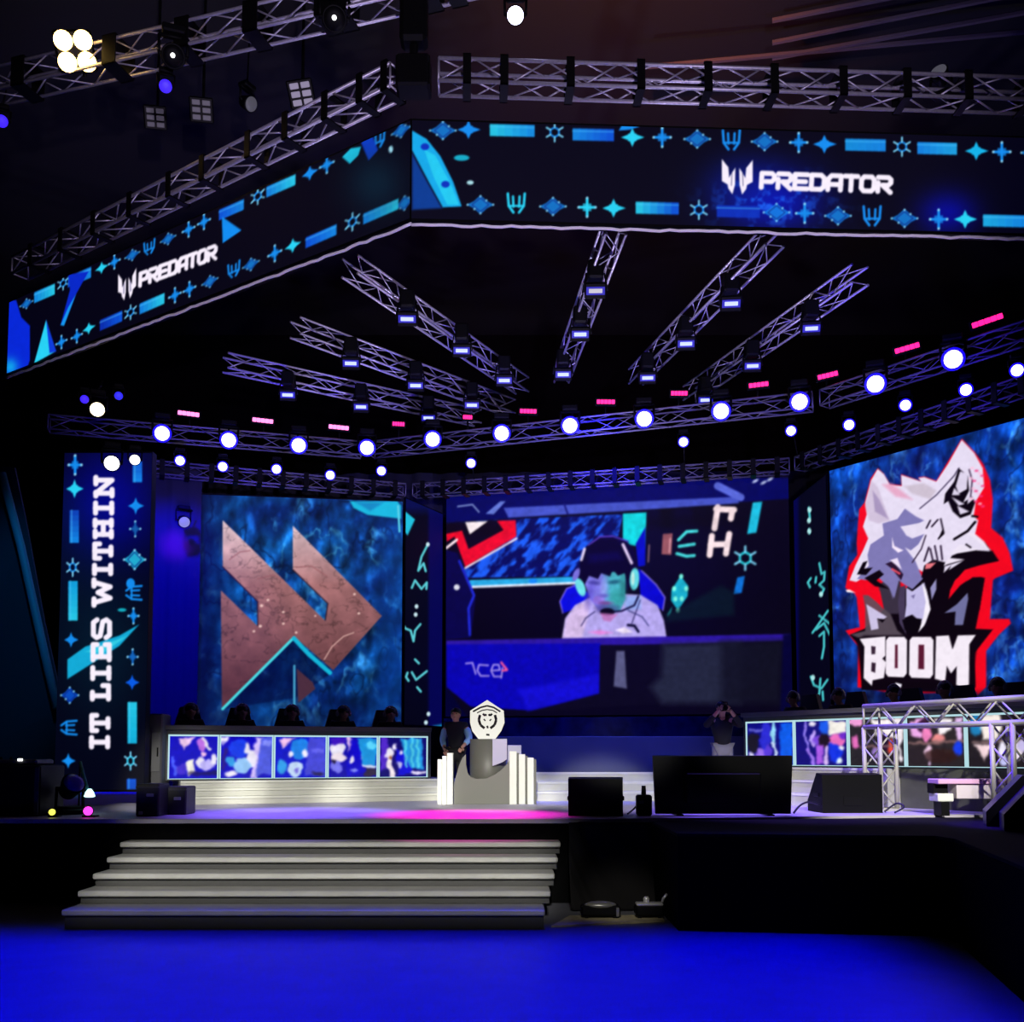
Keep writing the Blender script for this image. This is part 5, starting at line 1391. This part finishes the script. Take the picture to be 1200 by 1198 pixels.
# large monitor seen from behind
q0, q1 = P(771, 955, Y=12.75), P(930, 955, Y=12.9)
t = thing('confidence_monitor', 'very large flat black monitor seen from behind at the deck edge', 'monitor', ((q0.x + q1.x) / 2, 12.9, DZ))
cx_, w_ = (q0.x + q1.x) / 2, (q1.x - q0.x)
H_ = P(846, 886, Y=12.8).z - DZ + .04
M = Matrix.Translation((cx_ - .02, 12.95, DZ + .022)) @ Matrix.Rotation(.12, 4, 'X')
k = MB(); k.prism([(-w_ / 2 + .02, 0), (w_ / 2, 0), (w_ / 2 + .01, H_ - .06), (-w_ / 2 - .02, H_ - .06)], .07, M @ Matrix(((1, 0, 0, 0), (0, 0, 1, 0), (0, 1, 0, 0), (0, 0, 0, 1)))); k.build('back_shell', BLK_PLA, t)
k = MB(); k.box((0, -.03, H_ * .42), (w_ * .55, .06, H_ * .5), M, bev=.02); k.build('electronics_cover', BLK_PLA, t)
k = MB(); k.box((0, .075, H_ * .5 - .03), (w_ * .97, .012, H_ * .88), M); k.build('screen', mat('screen_glass', (6, 6, 8), .1), t)
for s in (-1, 1):
    k = MB(); k.box((cx_ + s * w_ * .33, 13.1, DZ + .011), (.09, .5, .02), bev=.004); k.build('foot', BLK_MET, t)
q = P(757, 955, Y=12.75)
t, M = box_thing('device_box', 'small black box with a short upright antenna beside the large black monitor', 'device', (q.x, 12.95, DZ + .002 + .13), (.19, .16, .26), BLK_PLA)
k = MB(); k.tube((q.x, 12.95, DZ + .26), (q.x, 12.95, P(757, 921, Y=12.95).z), .032, 8, .026); k.build('antenna', BLK_MET, t, True)
k = MB(); k.box((q.x - .04, 12.866, DZ + .17), (.06, .01, .04)); k.build('label_plate', mat('dull_grey', (70, 70, 76), .5), t)

def cable(label, pts, r, m):
    P0 = pts[0]
    k = MB()
    # smooth the given points
    out = []
    n = len(pts)
    for i in range(n - 1):
        p_1, p0, p1, p2 = pts[max(i - 1, 0)], pts[i], pts[i + 1], pts[min(i + 2, n - 1)]
        for s in range(8):
            a = s / 8
            out.append(.5 * ((2 * p0) + (p1 - p_1) * a + (2 * p_1 - 5 * p0 + 4 * p1 - p2) * a * a + (3 * p0 - p_1 - 3 * p1 + p2) * a ** 3))
    out.append(pts[-1])
    k.path(out, r, 6)
    return tag(k.build('cable', m, smooth=True, at=P0), label, 'cable', None)
CB = mat('cable_black', (18, 14, 34), .5)
cable('looped cable on the deck right of the first wedge monitor', [Vector(v) for v in ((1.46, 13.0, 1.01), (1.55, 13.15, 1.06), (1.63, 13.05, 1.16), (1.58, 13.0, 1.05), (1.66, 12.9, 1.005))], .013, CB)
cable('black cable curling off the left side of the gantry wedge monitor', [Vector(v) for v in ((3.62, 13.25, 1.005), (3.72, 13.3, 1.10), (3.86, 13.4, 1.14), (4.05, 13.55, 1.10))], .014, CB)
cable('thin dark cable loop between gantry post and wedge monitor', [Vector(v) for v in ((4.86, 13.45, 1.01), (5.0, 13.4, 1.12), (5.06, 13.3, 1.08), (4.92, 13.25, 1.01))], .013, CB)

# right side furniture behind the gantry
uR_, nR_ = uR, nR
e1, e2 = along(RA, RBp, 1050), RBp + (RBp - RA).normalized() * 1.3
t = thing('player_riser', 'dark grey riser under the right player desk behind the gantry', 'platform', (e1 + Vector((e2.x, e2.y, 0))) / 2 + Vector((0, 0, DZ)))
k = MB(); slab(k, e1 + Vector((uR.x, uR.y, 0)) * .02, e2, DZ + .001, RZ0 - .025, -.02, 1.9); k.build('body', mat('riser_olive', (74, 76, 66), .7, noise=.2, nscale=4), t)
bp = P(1140, 940, Y=12.9)
t = thing('low_bench', 'low white bench with pinkish top behind the silver gantry', 'bench', (5.72, 12.95, DZ))
W_ = mat('bench_white', (214, 204, 212), .5)
zt = P(1135, 913, Y=13).z
k = MB(); k.box((5.75, 13.0, zt - .03), (.86, .34, .06), bev=.008); k.build('seat', mat('bench_pink', (226, 176, 216), .5), t)
k = MB(); k.box((5.86, 13.0, zt - .155), (.6, .26, .18), bev=.006); k.build('front_panel', W_, t)
k = MB(); k.box((5.42, 13.0, zt - .23), (.2, .28, .1), bev=.01); k.build('pale_block', mat('ivory_gloss', (236, 238, 228), .35), t)
for x in (5.42, 6.1):
    k = MB(); k.box((x, 13.0, (DZ + zt - .28) / 2 + .001), (.1, .24, zt - .28 - DZ)); k.build('leg', BLK_MET, t)
k = MB(); k.box((5.4, 13.06, zt - .12), (.18, .2, .12)); k.build('dark_box', BLK_PLA, t)

# grey cabinet at the left end of the left desk
q = P(176, 915, Y=15.9)
t, M = box_thing('side_cabinet', 'plain grey cabinet at the left end of the left player desk', 'cabinet', (P(178, 880, Y=16.2).x, 16.42, (DZ + P(176, 836, Y=16.0).z) / 2 + .001), (.30, .4, P(176, 836, Y=16.0).z - DZ), mat('desk_front', (70, 70, 72), .6))
k = MB(); k.box((0, -.206, .1), (.25, .012, .62), M, bev=.004); k.build('door', mat('cab_door', (84, 84, 86), .6), t)
k = MB(); k.box((.09, -.222, .1), (.02, .02, .14), M); k.build('handle', BLK_MET, t)

# equipment at the left edge
def case(label, x0, x1, ytop, Y, dots):
    a, b = P(x0, 900, Y=Y), P(x1, 900, Y=Y); zt = P(x0, ytop, Y=Y).z
    t, M = box_thing('equipment_case', label, 'case', ((a.x + b.x) / 2, Y + .2, (DZ + zt) / 2 + .001), (b.x - a.x, .4, zt - DZ), mat('case_black', (30, 30, 32), .5), bev=.015)
    for i, (px, py) in enumerate(dots):
        v = P(px, py, Y=Y); k = MB(); k.box((v.x, Y - .006, v.z), (.09 if i == 0 else .05, .016, .04), bev=.005); k.build('latch', mat('latch_silver', (190, 190, 196), .3, metal=.5), t)
    k = MB(); k.box(((a.x + b.x) / 2, Y - .004, zt - .04), (b.x - a.x, .012, .02)); k.build('edge_strip', mat('case_trim', (70, 70, 72), .4, metal=.5), t)
case('black equipment case with silver latches, farther left of the two beside the stairs', 160, 187, 919, 12.75, [(176, 932), (165, 953)])
case('low black equipment case with one silver latch touching the pale left steps', 189, 219, 922, 13.1, [(208, 936)])
t, M = box_thing('flight_case', 'tall black flight case at the far left edge carrying a small console', 'case', (-6.35, 13.1, (DZ + 1.62) / 2), (1.0, .7, 1.62 - DZ - .002), BLK_MET)
for s in (-1, 1):
    k = MB(); k.box((s * .46, -.35, 0), (.05, .02, .6), M); k.build('corner_strip', mat('case_trim', (70, 70, 72), .4, metal=.5), t)
t = thing('console', 'small dark control console with one white dot at the far left edge', 'console', (-6.3, 13.1, 1.622))
k = MB(); k.box((-6.35, 13.1, 1.66), (.8, .5, .07), bev=.02); k.build('body', mat('console_grey', (66, 66, 70), .5), t)
k = MB(); k.box((-6.15, 12.84, 1.69), (.06, .02, .03), bev=.004); k.build('indicator', emit('white_dot', (255, 255, 255), 3.0), t)
for i in range(4):
    k = MB(); k.lathe([(.02, 0), (.016, .03)], Matrix.Translation((-6.6 + .13 * i, 13.0, 1.695)), 10); k.build('knob', BLK_PLA, t)
pm = P(84, 927, Y=13.0)
moving_head('large dark moving head with purple sheen on the deck at far left', pm + Vector((-.02, .1, .09)), .13, mat('purple_sheen_lens', (70, 40, 200), .25), 'left deck lights', aim=(.55, -.5, .5), base_up=False)  # purple highlight on the dark head, put into the lens colour
for (x, y, r, mt_, lb) in ((103, 956, .055, emit('magenta_lens', (255, 60, 220), 2.2), 'small magenta lamp on the deck at far left'), (61, 952, .04, emit('yellow_lens', (240, 240, 90), 1.6), 'tiny yellow lamp on the deck at far left')):
    p = P(x, y, Y=12.6); p.z = max(p.z, DZ + r * 1.4)
    t = thing('par_light', lb, 'stage light', (p.x, p.y, DZ), 'left deck lamps')
    M = frame_at(p, CAM - p + Vector((0, 0, -.4)))
    k = MB(); k.lathe([(r * .6, -r * 2.5), (r * 1.1, -r * 1.5), (r * 1.2, 0), (r * 1.1, .002)], M, 14); k.build('can', BLK_PLA, t, True)
    k = MB(); k.ball((0, 0, .002), r, M, 12, 8, (1, 1, .35)); k.build('lens', mt_, t, True)
    k = MB(); k.box((p.x, p.y + .08, DZ + .012), (r * 3, .12, .02)); k.tube((p.x, p.y + .08, DZ + .02), (p.x, p.y + r * 1.2, p.z), r * .25, 6); k.build('stand', BLK_MET, t)
t = thing('gooseneck_lamp', 'thin bent desk lamp with a glowing cyan-white head at far left', 'lamp', P(94, 960, Y=13.5))
k = MB(); k.path([P(94, 893, Y=13.5), P(97, 905, Y=13.45), P(101, 920, Y=13.4), P(104, 930, Y=13.35)], .022, 8); k.build('neck', mat('teal_neck', (60, 120, 130), .4), t, True)
k = MB(); p = P(105, 931, Y=13.3); k.lathe([(.02, .07), (.05, .03), (.07, -.03), (.04, -.04)], Matrix.Translation(p), 14); k.build('lamp_head', emit('cyan_white_lamp', (200, 255, 250), 2.0), t, True)
k = MB(); k.tube(P(94, 893, Y=13.5), (P(94, 893, Y=13.5).x, 13.5, DZ + .02), .014, 6); k.lathe([(.12, 0), (.11, .025), (.03, .03)], Matrix.Translation((P(94, 893, Y=13.5).x, 13.5, DZ + .001)), 16); k.build('stand', BLK_MET, t)

# ---------------------------------------------------------------- people
def skin_mesh(name, V, E, R, m, parent, M, roots=(0,), lev=2):
    me = bpy.data.meshes.new(name)
    o0 = base_of(parent)
    me.from_pydata([tuple(M @ Vector(v) - o0) for v in V], E, [])
    ob = bpy.data.objects.new(name, me)
    COL.objects.link(ob)
    ob.modifiers.new('skin', 'SKIN').use_smooth_shade = True
    sv = me.skin_vertices[0].data
    for i, r in enumerate(R):
        r = r if isinstance(r, tuple) else (r, r)
        sv[i].radius = r
        sv[i].use_root = i in roots
    s = ob.modifiers.new('sub', 'SUBSURF'); s.levels = lev; s.render_levels = lev
    bpy.context.view_layer.update()
    dg = bpy.context.evaluated_depsgraph_get()
    me2 = bpy.data.meshes.new_from_object(ob.evaluated_get(dg))
    me2.name = name
    ob.modifiers.clear()
    ob.data = me2
    me2.materials.clear(); me2.materials.append(m)
    for p in me2.polygons: p.use_smooth = True
    ob.parent = parent
    return ob

SKIN_T = mat('skin_tone', (188, 140, 116), .55)
HAIR_M = mat('black_hair', (14, 12, 14), .5)
def build_person(label, base, rot, sc, pose, top_m, leg_m, hair_m=HAIR_M, headset=None, group=None, sleeve_m=None):
    t = thing('person', label, 'person', base, group)
    M = Matrix.Translation(Vector(base)) @ Matrix.Rotation(rot, 4, 'Z') @ Matrix.Scale(sc, 4)
    J = dict(pelvis=(0, 0, .94), waist=(0, 0, 1.08), chest=(0, .01, 1.28), nb=(0, .01, 1.42), neck=(0, 0, 1.48), jaw=(0, -.025, 1.54), mid=(0, -.015, 1.61), crown=(0, 0, 1.69), nose=(0, -.125, 1.60))
    for s, k in ((-1, 'l'), (1, 'r')):
        J.update({'sh' + k: (s * .18, .01, 1.40), 'el' + k: (s * .24, .02, 1.13), 'wr' + k: (s * .25, -.06, .90), 'hp' + k: (s * .09, 0, .90), 'kn' + k: (s * .105, -.02, .50), 'an' + k: (s * .11, .02, .09), 'to' + k: (s * .125, -.16, .035), 'ear' + k: (s * .098, 0, 1.60)})
    J.update(pose)
    V, R, ix = [], [], {}
    def v(nm, p, r): ix[nm] = len(V); V.append(p); R.append(r)
    for nm, r in (('pelvis', .115), ('waist', .105), ('chest', .125), ('nb', .075), ('neck', .052), ('jaw', .062), ('mid', .088), ('crown', .07), ('nose', .016)): v(nm, J[nm], r)
    E = [(0, 1), (1, 2), (2, 3), (3, 4), (4, 5), (5, 6), (6, 7), (6, 8)]
    roots = [0]
    for k in 'lr':
        for nm, r in (('sh', .062), ('el', .043), ('wr', .03), ('hp', .085), ('kn', .058), ('an', .04), ('to', .036), ('ear', .02)): v(nm + k, J[nm + k], r)
        E += [(ix['chest'], ix['sh' + k]), (ix['sh' + k], ix['el' + k]), (ix['el' + k], ix['wr' + k]), (0, ix['hp' + k]), (ix['hp' + k], ix['kn' + k]), (ix['kn' + k], ix['an' + k]), (ix['an' + k], ix['to' + k]), (ix['mid'], ix['ear' + k])]
        # palm and five fingers, curled a little
        w_, e_ = Vector(J['wr' + k]), Vector(J['el' + k])
        d = (w_ - e_).normalized(); s = -1 if k == 'l' else 1
        sd = d.cross(Vector((0, -1, .3))).normalized(); pn = sd.cross(d).normalized()
        pc = w_ + d * .065
        v('pm' + k, tuple(pc), (.034, .02)); E.append((ix['wr' + k], ix['pm' + k]))
        for f in range(4):
            L = (.070, .078, .074, .058)[f]; o = sd * (-.027 + .018 * f)
            n0 = len(V)
            for g in (0, .45, .8, 1.0):
                V.append(tuple(pc + o + d * (L * g + .01) + pn * (-.035 * g * g))); R.append(.0095 if g < .9 else .008)
            E += [(n0, n0 + 1), (n0 + 1, n0 + 2), (n0 + 2, n0 + 3)]; roots.append(n0)
        n0 = len(V); o = sd * -.03
        for g in (0, .5, 1.0):
            V.append(tuple(pc - d * .02 + o * (1 + 1.0 * g) + d * .045 * g - pn * .02 * g)); R.append(.011 - .002 * g)
        E += [(n0, n0 + 1), (n0 + 1, n0 + 2)]; roots.append(n0)
    skin_mesh('body', V, E, R, SKIN_T, t, M, roots)
    # clothing
    Vt, Rt, Et = [J['pelvis'], J['waist'], J['chest'], J['nb']], [.152, .136, .150, .085], [(0, 1), (1, 2), (2, 3)]
    for k in 'lr':
        n = len(Vt); sh, el, wr = Vector(J['sh' + k]), Vector(J['el' + k]), Vector(J['wr' + k])
        Vt += [tuple(sh), tuple(el), tuple(el + (wr - el) * .8)] if sleeve_m is None else [tuple(sh), tuple(sh + (el - sh) * .25)]
        Rt += [.078, .058, .044] if sleeve_m is None else [.08, .072]
        Et += [(2, n), (n, n + 1)] + ([(n + 1, n + 2)] if sleeve_m is None else [])
        if sleeve_m is not None:
            skin_mesh('sleeve', [tuple(sh + (el - sh) * .1), tuple(el), tuple(el + (wr - el) * .8)], [(0, 1), (1, 2)], [.074, .06, .046], sleeve_m, t, M)
    skin_mesh('top', Vt, Et, Rt, top_m, t, M)
    Vl, Rl, El = [J['pelvis']], [.138], []
    for k in 'lr':
        n = len(Vl); Vl += [J['hp' + k], J['kn' + k], tuple(Vector(J['kn' + k]).lerp(Vector(J['an' + k]), .92))]; Rl += [.102, .076, .06]; El += [(0, n), (n, n + 1), (n + 1, n + 2)]
    skin_mesh('trousers', Vl, El, Rl, leg_m, t, M)
    for k in 'lr':
        skin_mesh('shoe', [tuple(Vector(J['an' + k]) + Vector((0, .03, -.03))), tuple(Vector(J['to' + k]) + Vector((0, .06, .012))), tuple(Vector(J['to' + k]) + Vector((0, -.03, .0)))], [(0, 1), (1, 2)], [.05, .048, .036], mat('dark_shoe', (20, 20, 22), .5), t, M)
    md = Vector(J['mid'])
    k = MB(); k.ball(md + Vector((0, .022, .035)), 1, M, 16, 10, (.108, .112, .098)); k.build('hair', hair_m, t, True)
    for s in (-1, 1):
        k = MB(); k.ball(md + Vector((s * .034, -.088, .012)), .011, M, 8, 6); k.build('eye', mat('eye_dark', (10, 8, 8), .2), t, True)
    k = MB(); k.ball(md + Vector((0, -.092, -.052)), 1, M, 10, 6, (.024, .008, .006)); k.build('mouth', mat('lip', (140, 70, 66), .5), t, True)
    if headset:
        k = MB()
        for s in (-1, 1): k.ball(md + Vector((s * .118, .0, -.01)), 1, M, 12, 8, (.028, .042, .052))
        arc = [M @ (md + Vector((math.cos(a) * .125, .0, math.sin(a) * .14))) for a in [PI * i / 12 for i in range(13)]]
        k.path(arc, .014 * sc, 6); k.build('headset', headset, t, True)
    return t, M, J

DARKC = mat('dark_cloth', (20, 20, 28), .85)
# two people standing on the deck
p = P(534, 900, Y=16.95)
build_person('person in black with pale blue sleeves standing behind the trophy stand', (p.x, 16.95, DZ + .002), -.15, .885, dict(elr=(.27, -.02, 1.16), wrr=(.18, -.18, 1.02), ell=(-.25, .0, 1.14), wrl=(-.19, -.12, .98)), DARKC, mat('black_trousers', (14, 14, 18), .85), sleeve_m=mat('pale_blue_cloth', (150, 200, 245), .8))
p = P(847, 900, Y=16.75)
t, M, J = build_person('person in dark top and grey trousers raising a camera to the face', (p.x, 16.75, DZ + .002), -.05, .945, dict(ell=(-.30, -.10, 1.30), wrl=(-.12, -.28, 1.53), elr=(.32, -.10, 1.30), wrr=(.12, -.28, 1.53)), DARKC, mat('grey_trousers', (140, 138, 150), .8))
cm = M @ Vector((0, -.27, 1.60))
t = thing('camera', 'dark video camera held up by the person in grey trousers', 'camera', cm)
k = MB(); k.box((0, -.27, 1.60), (.13, .1, .1), M, bev=.012); k.build('body', BLK_PLA, t)
k = MB(); k.lathe([(.038, 0), (.042, .09), (.038, .095)], M @ Matrix.Translation((0, -.32, 1.60)) @ Matrix.Rotation(PI / 2, 4, 'X'), 16); k.build('lens', BLK_MET, t, True)
k = MB(); k.path([M @ Vector(v_) for v_ in ((-.05, -.27, 1.655), (-.05, -.27, 1.70), (.05, -.27, 1.70), (.05, -.27, 1.655))], .01, 6); k.build('top_handle', BLK_MET, t)

# seated players and their chairs
SIT = dict(pelvis=(0, .05, .56), waist=(0, .05, .70), chest=(0, 0, .90), nb=(0, -.03, 1.03), neck=(0, -.05, 1.08), jaw=(0, -.085, 1.13), mid=(0, -.075, 1.20), crown=(0, -.06, 1.28), nose=(0, -.185, 1.19))
for s, k in ((-1, 'l'), (1, 'r')):
    SIT.update({'sh' + k: (s * .18, -.02, 1.00), 'el' + k: (s * .25, .0, .78), 'wr' + k: (s * .13, -.22, .70), 'hp' + k: (s * .10, .02, .54), 'kn' + k: (s * .14, -.38, .52), 'an' + k: (s * .14, -.30, .09), 'to' + k: (s * .15, -.46, .04), 'ear' + k: (s * .098, -.06, 1.19)})
def copy_tree(o, parent=None):
    c = o.copy(); COL.objects.link(c)
    if parent is not None: c.parent = parent
    for ch in [x for x in bpy.data.objects if x.parent == o]: copy_tree(ch, c)
    return c
HS = mat('headset_grey', (150, 150, 160), .4)
def make_chair():
    t = thing('gaming_chair', 'x', 'chair', (0, 0, 0))
    k = MB(); k.box((0, .05, .29), (.5, .5, .1), bev=.03); k.build('seat', mat('chair_dark', (22, 22, 40), .6), t)
    k = MB(); k.prism([(-.2, .34), (.2, .34), (.27, .8), (.22, 1.0), (.15, 1.25), (-.15, 1.25), (-.22, 1.0), (-.27, .8)], .09, Matrix(((1, 0, 0, 0), (0, 0, 1, .27), (0, 1, 0, 0), (0, 0, 0, 1)))); k.build('backrest', mat('chair_dark', (22, 22, 40), .6), t)
    k = MB(); k.tube((0, .05, .08), (0, .05, .242), .035); k.build('column', BLK_MET, t)
    k = MB()
    for i in range(5):
        a = 2 * PI * i / 5; k.tube((0, .05, .08), (.28 * math.cos(a), .05 + .28 * math.sin(a), .045), .022)
        k.ball((.28 * math.cos(a), .05 + .28 * math.sin(a), .03), .028, None, 8, 6)
    k.build('star_base', BLK_MET, t)
    for s in (-1, 1):
        k = MB(); k.path([(s * .25, .1, .29), (s * .33, .1, .31), (s * .33, .1, .62)], .018); k.box((s * .33, .06, .635), (.06, .22, .03), bev=.01); k.build('armrest', BLK_PLA, t)
    return t
def seat_row(side, A, B, n, floor_z, cols, dist, labels, chair_labels, proto, chair, first):
    rot = math.atan2(n.x, -n.y)
    for k, px in enumerate(cols):
        a, b = back(A, B, -dist)
        q = along(a, b, px)
        base = Vector((q.x, q.y, floor_z))
        if first and k == 0: o, ch = proto, chair
        else: o, ch = copy_tree(proto), copy_tree(chair)
        o.location = base; o.rotation_euler = (0, 0, rot); o['label'] = labels[k]; o['group'] = 'players seated at the %s desk' % side
        ch.location = base - Vector((n.x, n.y, 0)) * .08; ch.rotation_euler = (0, 0, rot); ch['label'] = chair_labels[k]; ch['group'] = 'chairs behind the %s desk' % side
proto, _, _ = build_person('seated player', (0, 0, 0), 0, .97, SIT, DARKC, mat('black_trousers', (14, 14, 18), .85), headset=HS)
chair = make_chair()
pos5 = ['farthest left', 'second from left', 'middle', 'fourth from left', 'farthest right']
seat_row('left', LA, LBp, nL, LZ0 - .023, [224, 284, 342, 402, 457], 1.05, ['dark seated player wearing a headset at the left desk, %s' % s for s in pos5], ['dark gaming chair behind the left desk, %s' % s for s in pos5], proto, chair, True)
seat_row('right', RA, RBp, nR, RZ0 - .023, [932, 985, 1050, 1110, 1172], 1.05, ['dark seated player wearing a headset at the right desk, %s' % s for s in pos5], ['dark gaming chair behind the right desk, %s' % s for s in pos5], proto, chair, False)

# ---------------------------------------------------------------- lights: stage washes, with unseen keys and fills added
def spot(name, loc, tgt, rgb, watts, cone, blend=.5, size=.15):
    l = bpy.data.lights.new(name, 'SPOT'); l.energy = watts; l.color = tuple(float(v) for v in lin(rgb)); l.spot_size = math.radians(cone); l.spot_blend = blend; l.shadow_soft_size = size
    o = bpy.data.objects.new(name, l); COL.objects.link(o); o.location = loc
    o.rotation_euler = (Vector(tgt) - Vector(loc)).to_track_quat('-Z', 'Y').to_euler()
    return o
def area(name, loc, tgt, rgb, watts, sx_, sy_, spread):
    l = bpy.data.lights.new(name, 'AREA'); l.shape = 'RECTANGLE'; l.size = sx_; l.size_y = sy_; l.energy = watts; l.color = tuple(float(v) for v in lin(rgb)); l.spread = math.radians(spread)
    o = bpy.data.objects.new(name, l); COL.objects.link(o); o.location = loc
    o.rotation_euler = (Vector(tgt) - Vector(loc)).to_track_quat('-Z', 'Y').to_euler()
    return o
area('floor_blue_wash', (-2.3, 7.15, 13), (-2.3, 7.15, 0), (0, 0, 255), 1150, 11.0, 5.8, 8)
area('front_key_stairs', (-2.0, -3.5, 6.6), (-2.0, 11.25, .55), (255, 252, 242), 29, 5.0, 1.0, 3.2)  # unseen front panel added, shaped to light the stairs alone
spot('skirt_fill', (.2, 4, 5), (1.15, 11.2, .3), (255, 250, 235), 1300, 8, .8)  # unseen fill added to lift the skirt cloth and plywood
for x_, w_ in ((-5.0, 8200), (-3.5, 8200), (-2.0, 8200), (-.35, 9800), (1.5, 8200), (3.4, 4600)):
    spot('front_key_steps', (x_ * .6, 1.5, 6.6), (x_, 16.2, 1.05), (255, 253, 242), w_, 9, .5)  # unseen front spots; the rightmost added to brighten the grey trousers
spot('front_key_right', (4, 1, 7), (4.9, 14.4, 1.35), (255, 250, 240), 9500, 13, .5)  # this and the next: unseen spots added for right steps and gantry
spot('front_key_right', (6, 1, 7), (5.9, 12.6, 1.5), (255, 250, 240), 1000, 13, .5)
spot('magenta_deck', (-.6, 13.2, 8.0), (-.55, 13.2, .99), (255, 10, 200), 5200, 24, .8)
spot('purple_deck_left', (-2.9, 13.4, 8.0), (-2.9, 13.5, .99), (130, 96, 255), 4600, 30, .9)
spot('purple_deck_right', (3.6, 13.6, 8.0), (3.9, 13.8, .99), (130, 100, 255), 4800, 40, .7)
spot('purple_wedges', (3.5, 13.5, 6), (5.8, 11.5, 1.2), (80, 30, 255), 6000, 22, .6)
spot('truss_front_fill', (1.5, -3, 2.2), (0, 12, 9.2), (232, 214, 255), 6200, 46, .5)  # unseen lavender fill added behind the viewpoint for the trusses
spot('roof_fan_wash', (0.5, 15.5, 3.5), (0.5, 17.5, 9.5), (214, 204, 255), 1500, 110, .6)
spot('curtain_blue_left', (-6.5, 17.5, 8.2), (-7.3, 21.4, 4.5), (6, 3, 255), 4500, 60, .7)
spot('curtain_purple', (-6.8, 18.5, 7.0), (-7.1, 21.3, 6.2), (120, 8, 255), 1500, 13, .7)
spot('slate_blue', (2.5, 16.0, 7.6), (1.4, 17.9, 1.6), (56, 80, 255), 2200, 50, .8)
spot('set_blue', (1.5, 19, 8.2), (1.5, 24.5, 5.5), (20, 20, 255), 1200, 100, .7)
spot('teal_side', (-6, 12, 7.5), (-8.2, 16.8, 4.0), (40, 150, 220), 700, 40, .8)
spot('amber_hall', (1.6, 13, 12.8), (2.3, 20, 16), (255, 140, 60), 2500, 80, 1.0)
for q in ((-5.5, 17.2, 5.6), (0, 17.2, 5.6), (5.2, 14.2, 5.6)):
    spot('truss_blue_fill', q, (q[0] * 1.08, q[1] + 3.2, 8.3), (70, 50, 255), 900, 95, .8)  # added fills giving the curved truss its blue near the lamps

# ---------------------------------------------------------------- world, camera, view
wd = bpy.data.worlds.new('hall_dark'); SC.world = wd; wd.use_nodes = True
wd.node_tree.nodes['Background'].inputs['Color'].default_value = (.0012, .001, .0045, 1)
wd.node_tree.nodes['Background'].inputs['Strength'].default_value = 1.0
cam = bpy.data.cameras.new('camera'); co = bpy.data.objects.new('viewpoint', cam); COL.objects.link(co)
co.location = (0, 0, EYE)
co.rotation_euler = (PI / 2 + TH, 0, 0)
cam.sensor_fit = 'HORIZONTAL'; cam.sensor_width = 36.0; cam.lens = 36.0
cam.shift_y = (CY - 599.0) / 1200.0
cam.clip_end = 200
SC.camera = co
SC.view_settings.view_transform = 'Standard'
SC.view_settings.look = 'None'
SC.view_settings.exposure = 0.0
SC.view_settings.gamma = 1.0
SC.view_settings.use_curve_mapping = False
SC.cycles.use_denoising = True
SC.cycles.max_bounces = 5
SC.cycles.sample_clamp_indirect = 4.0
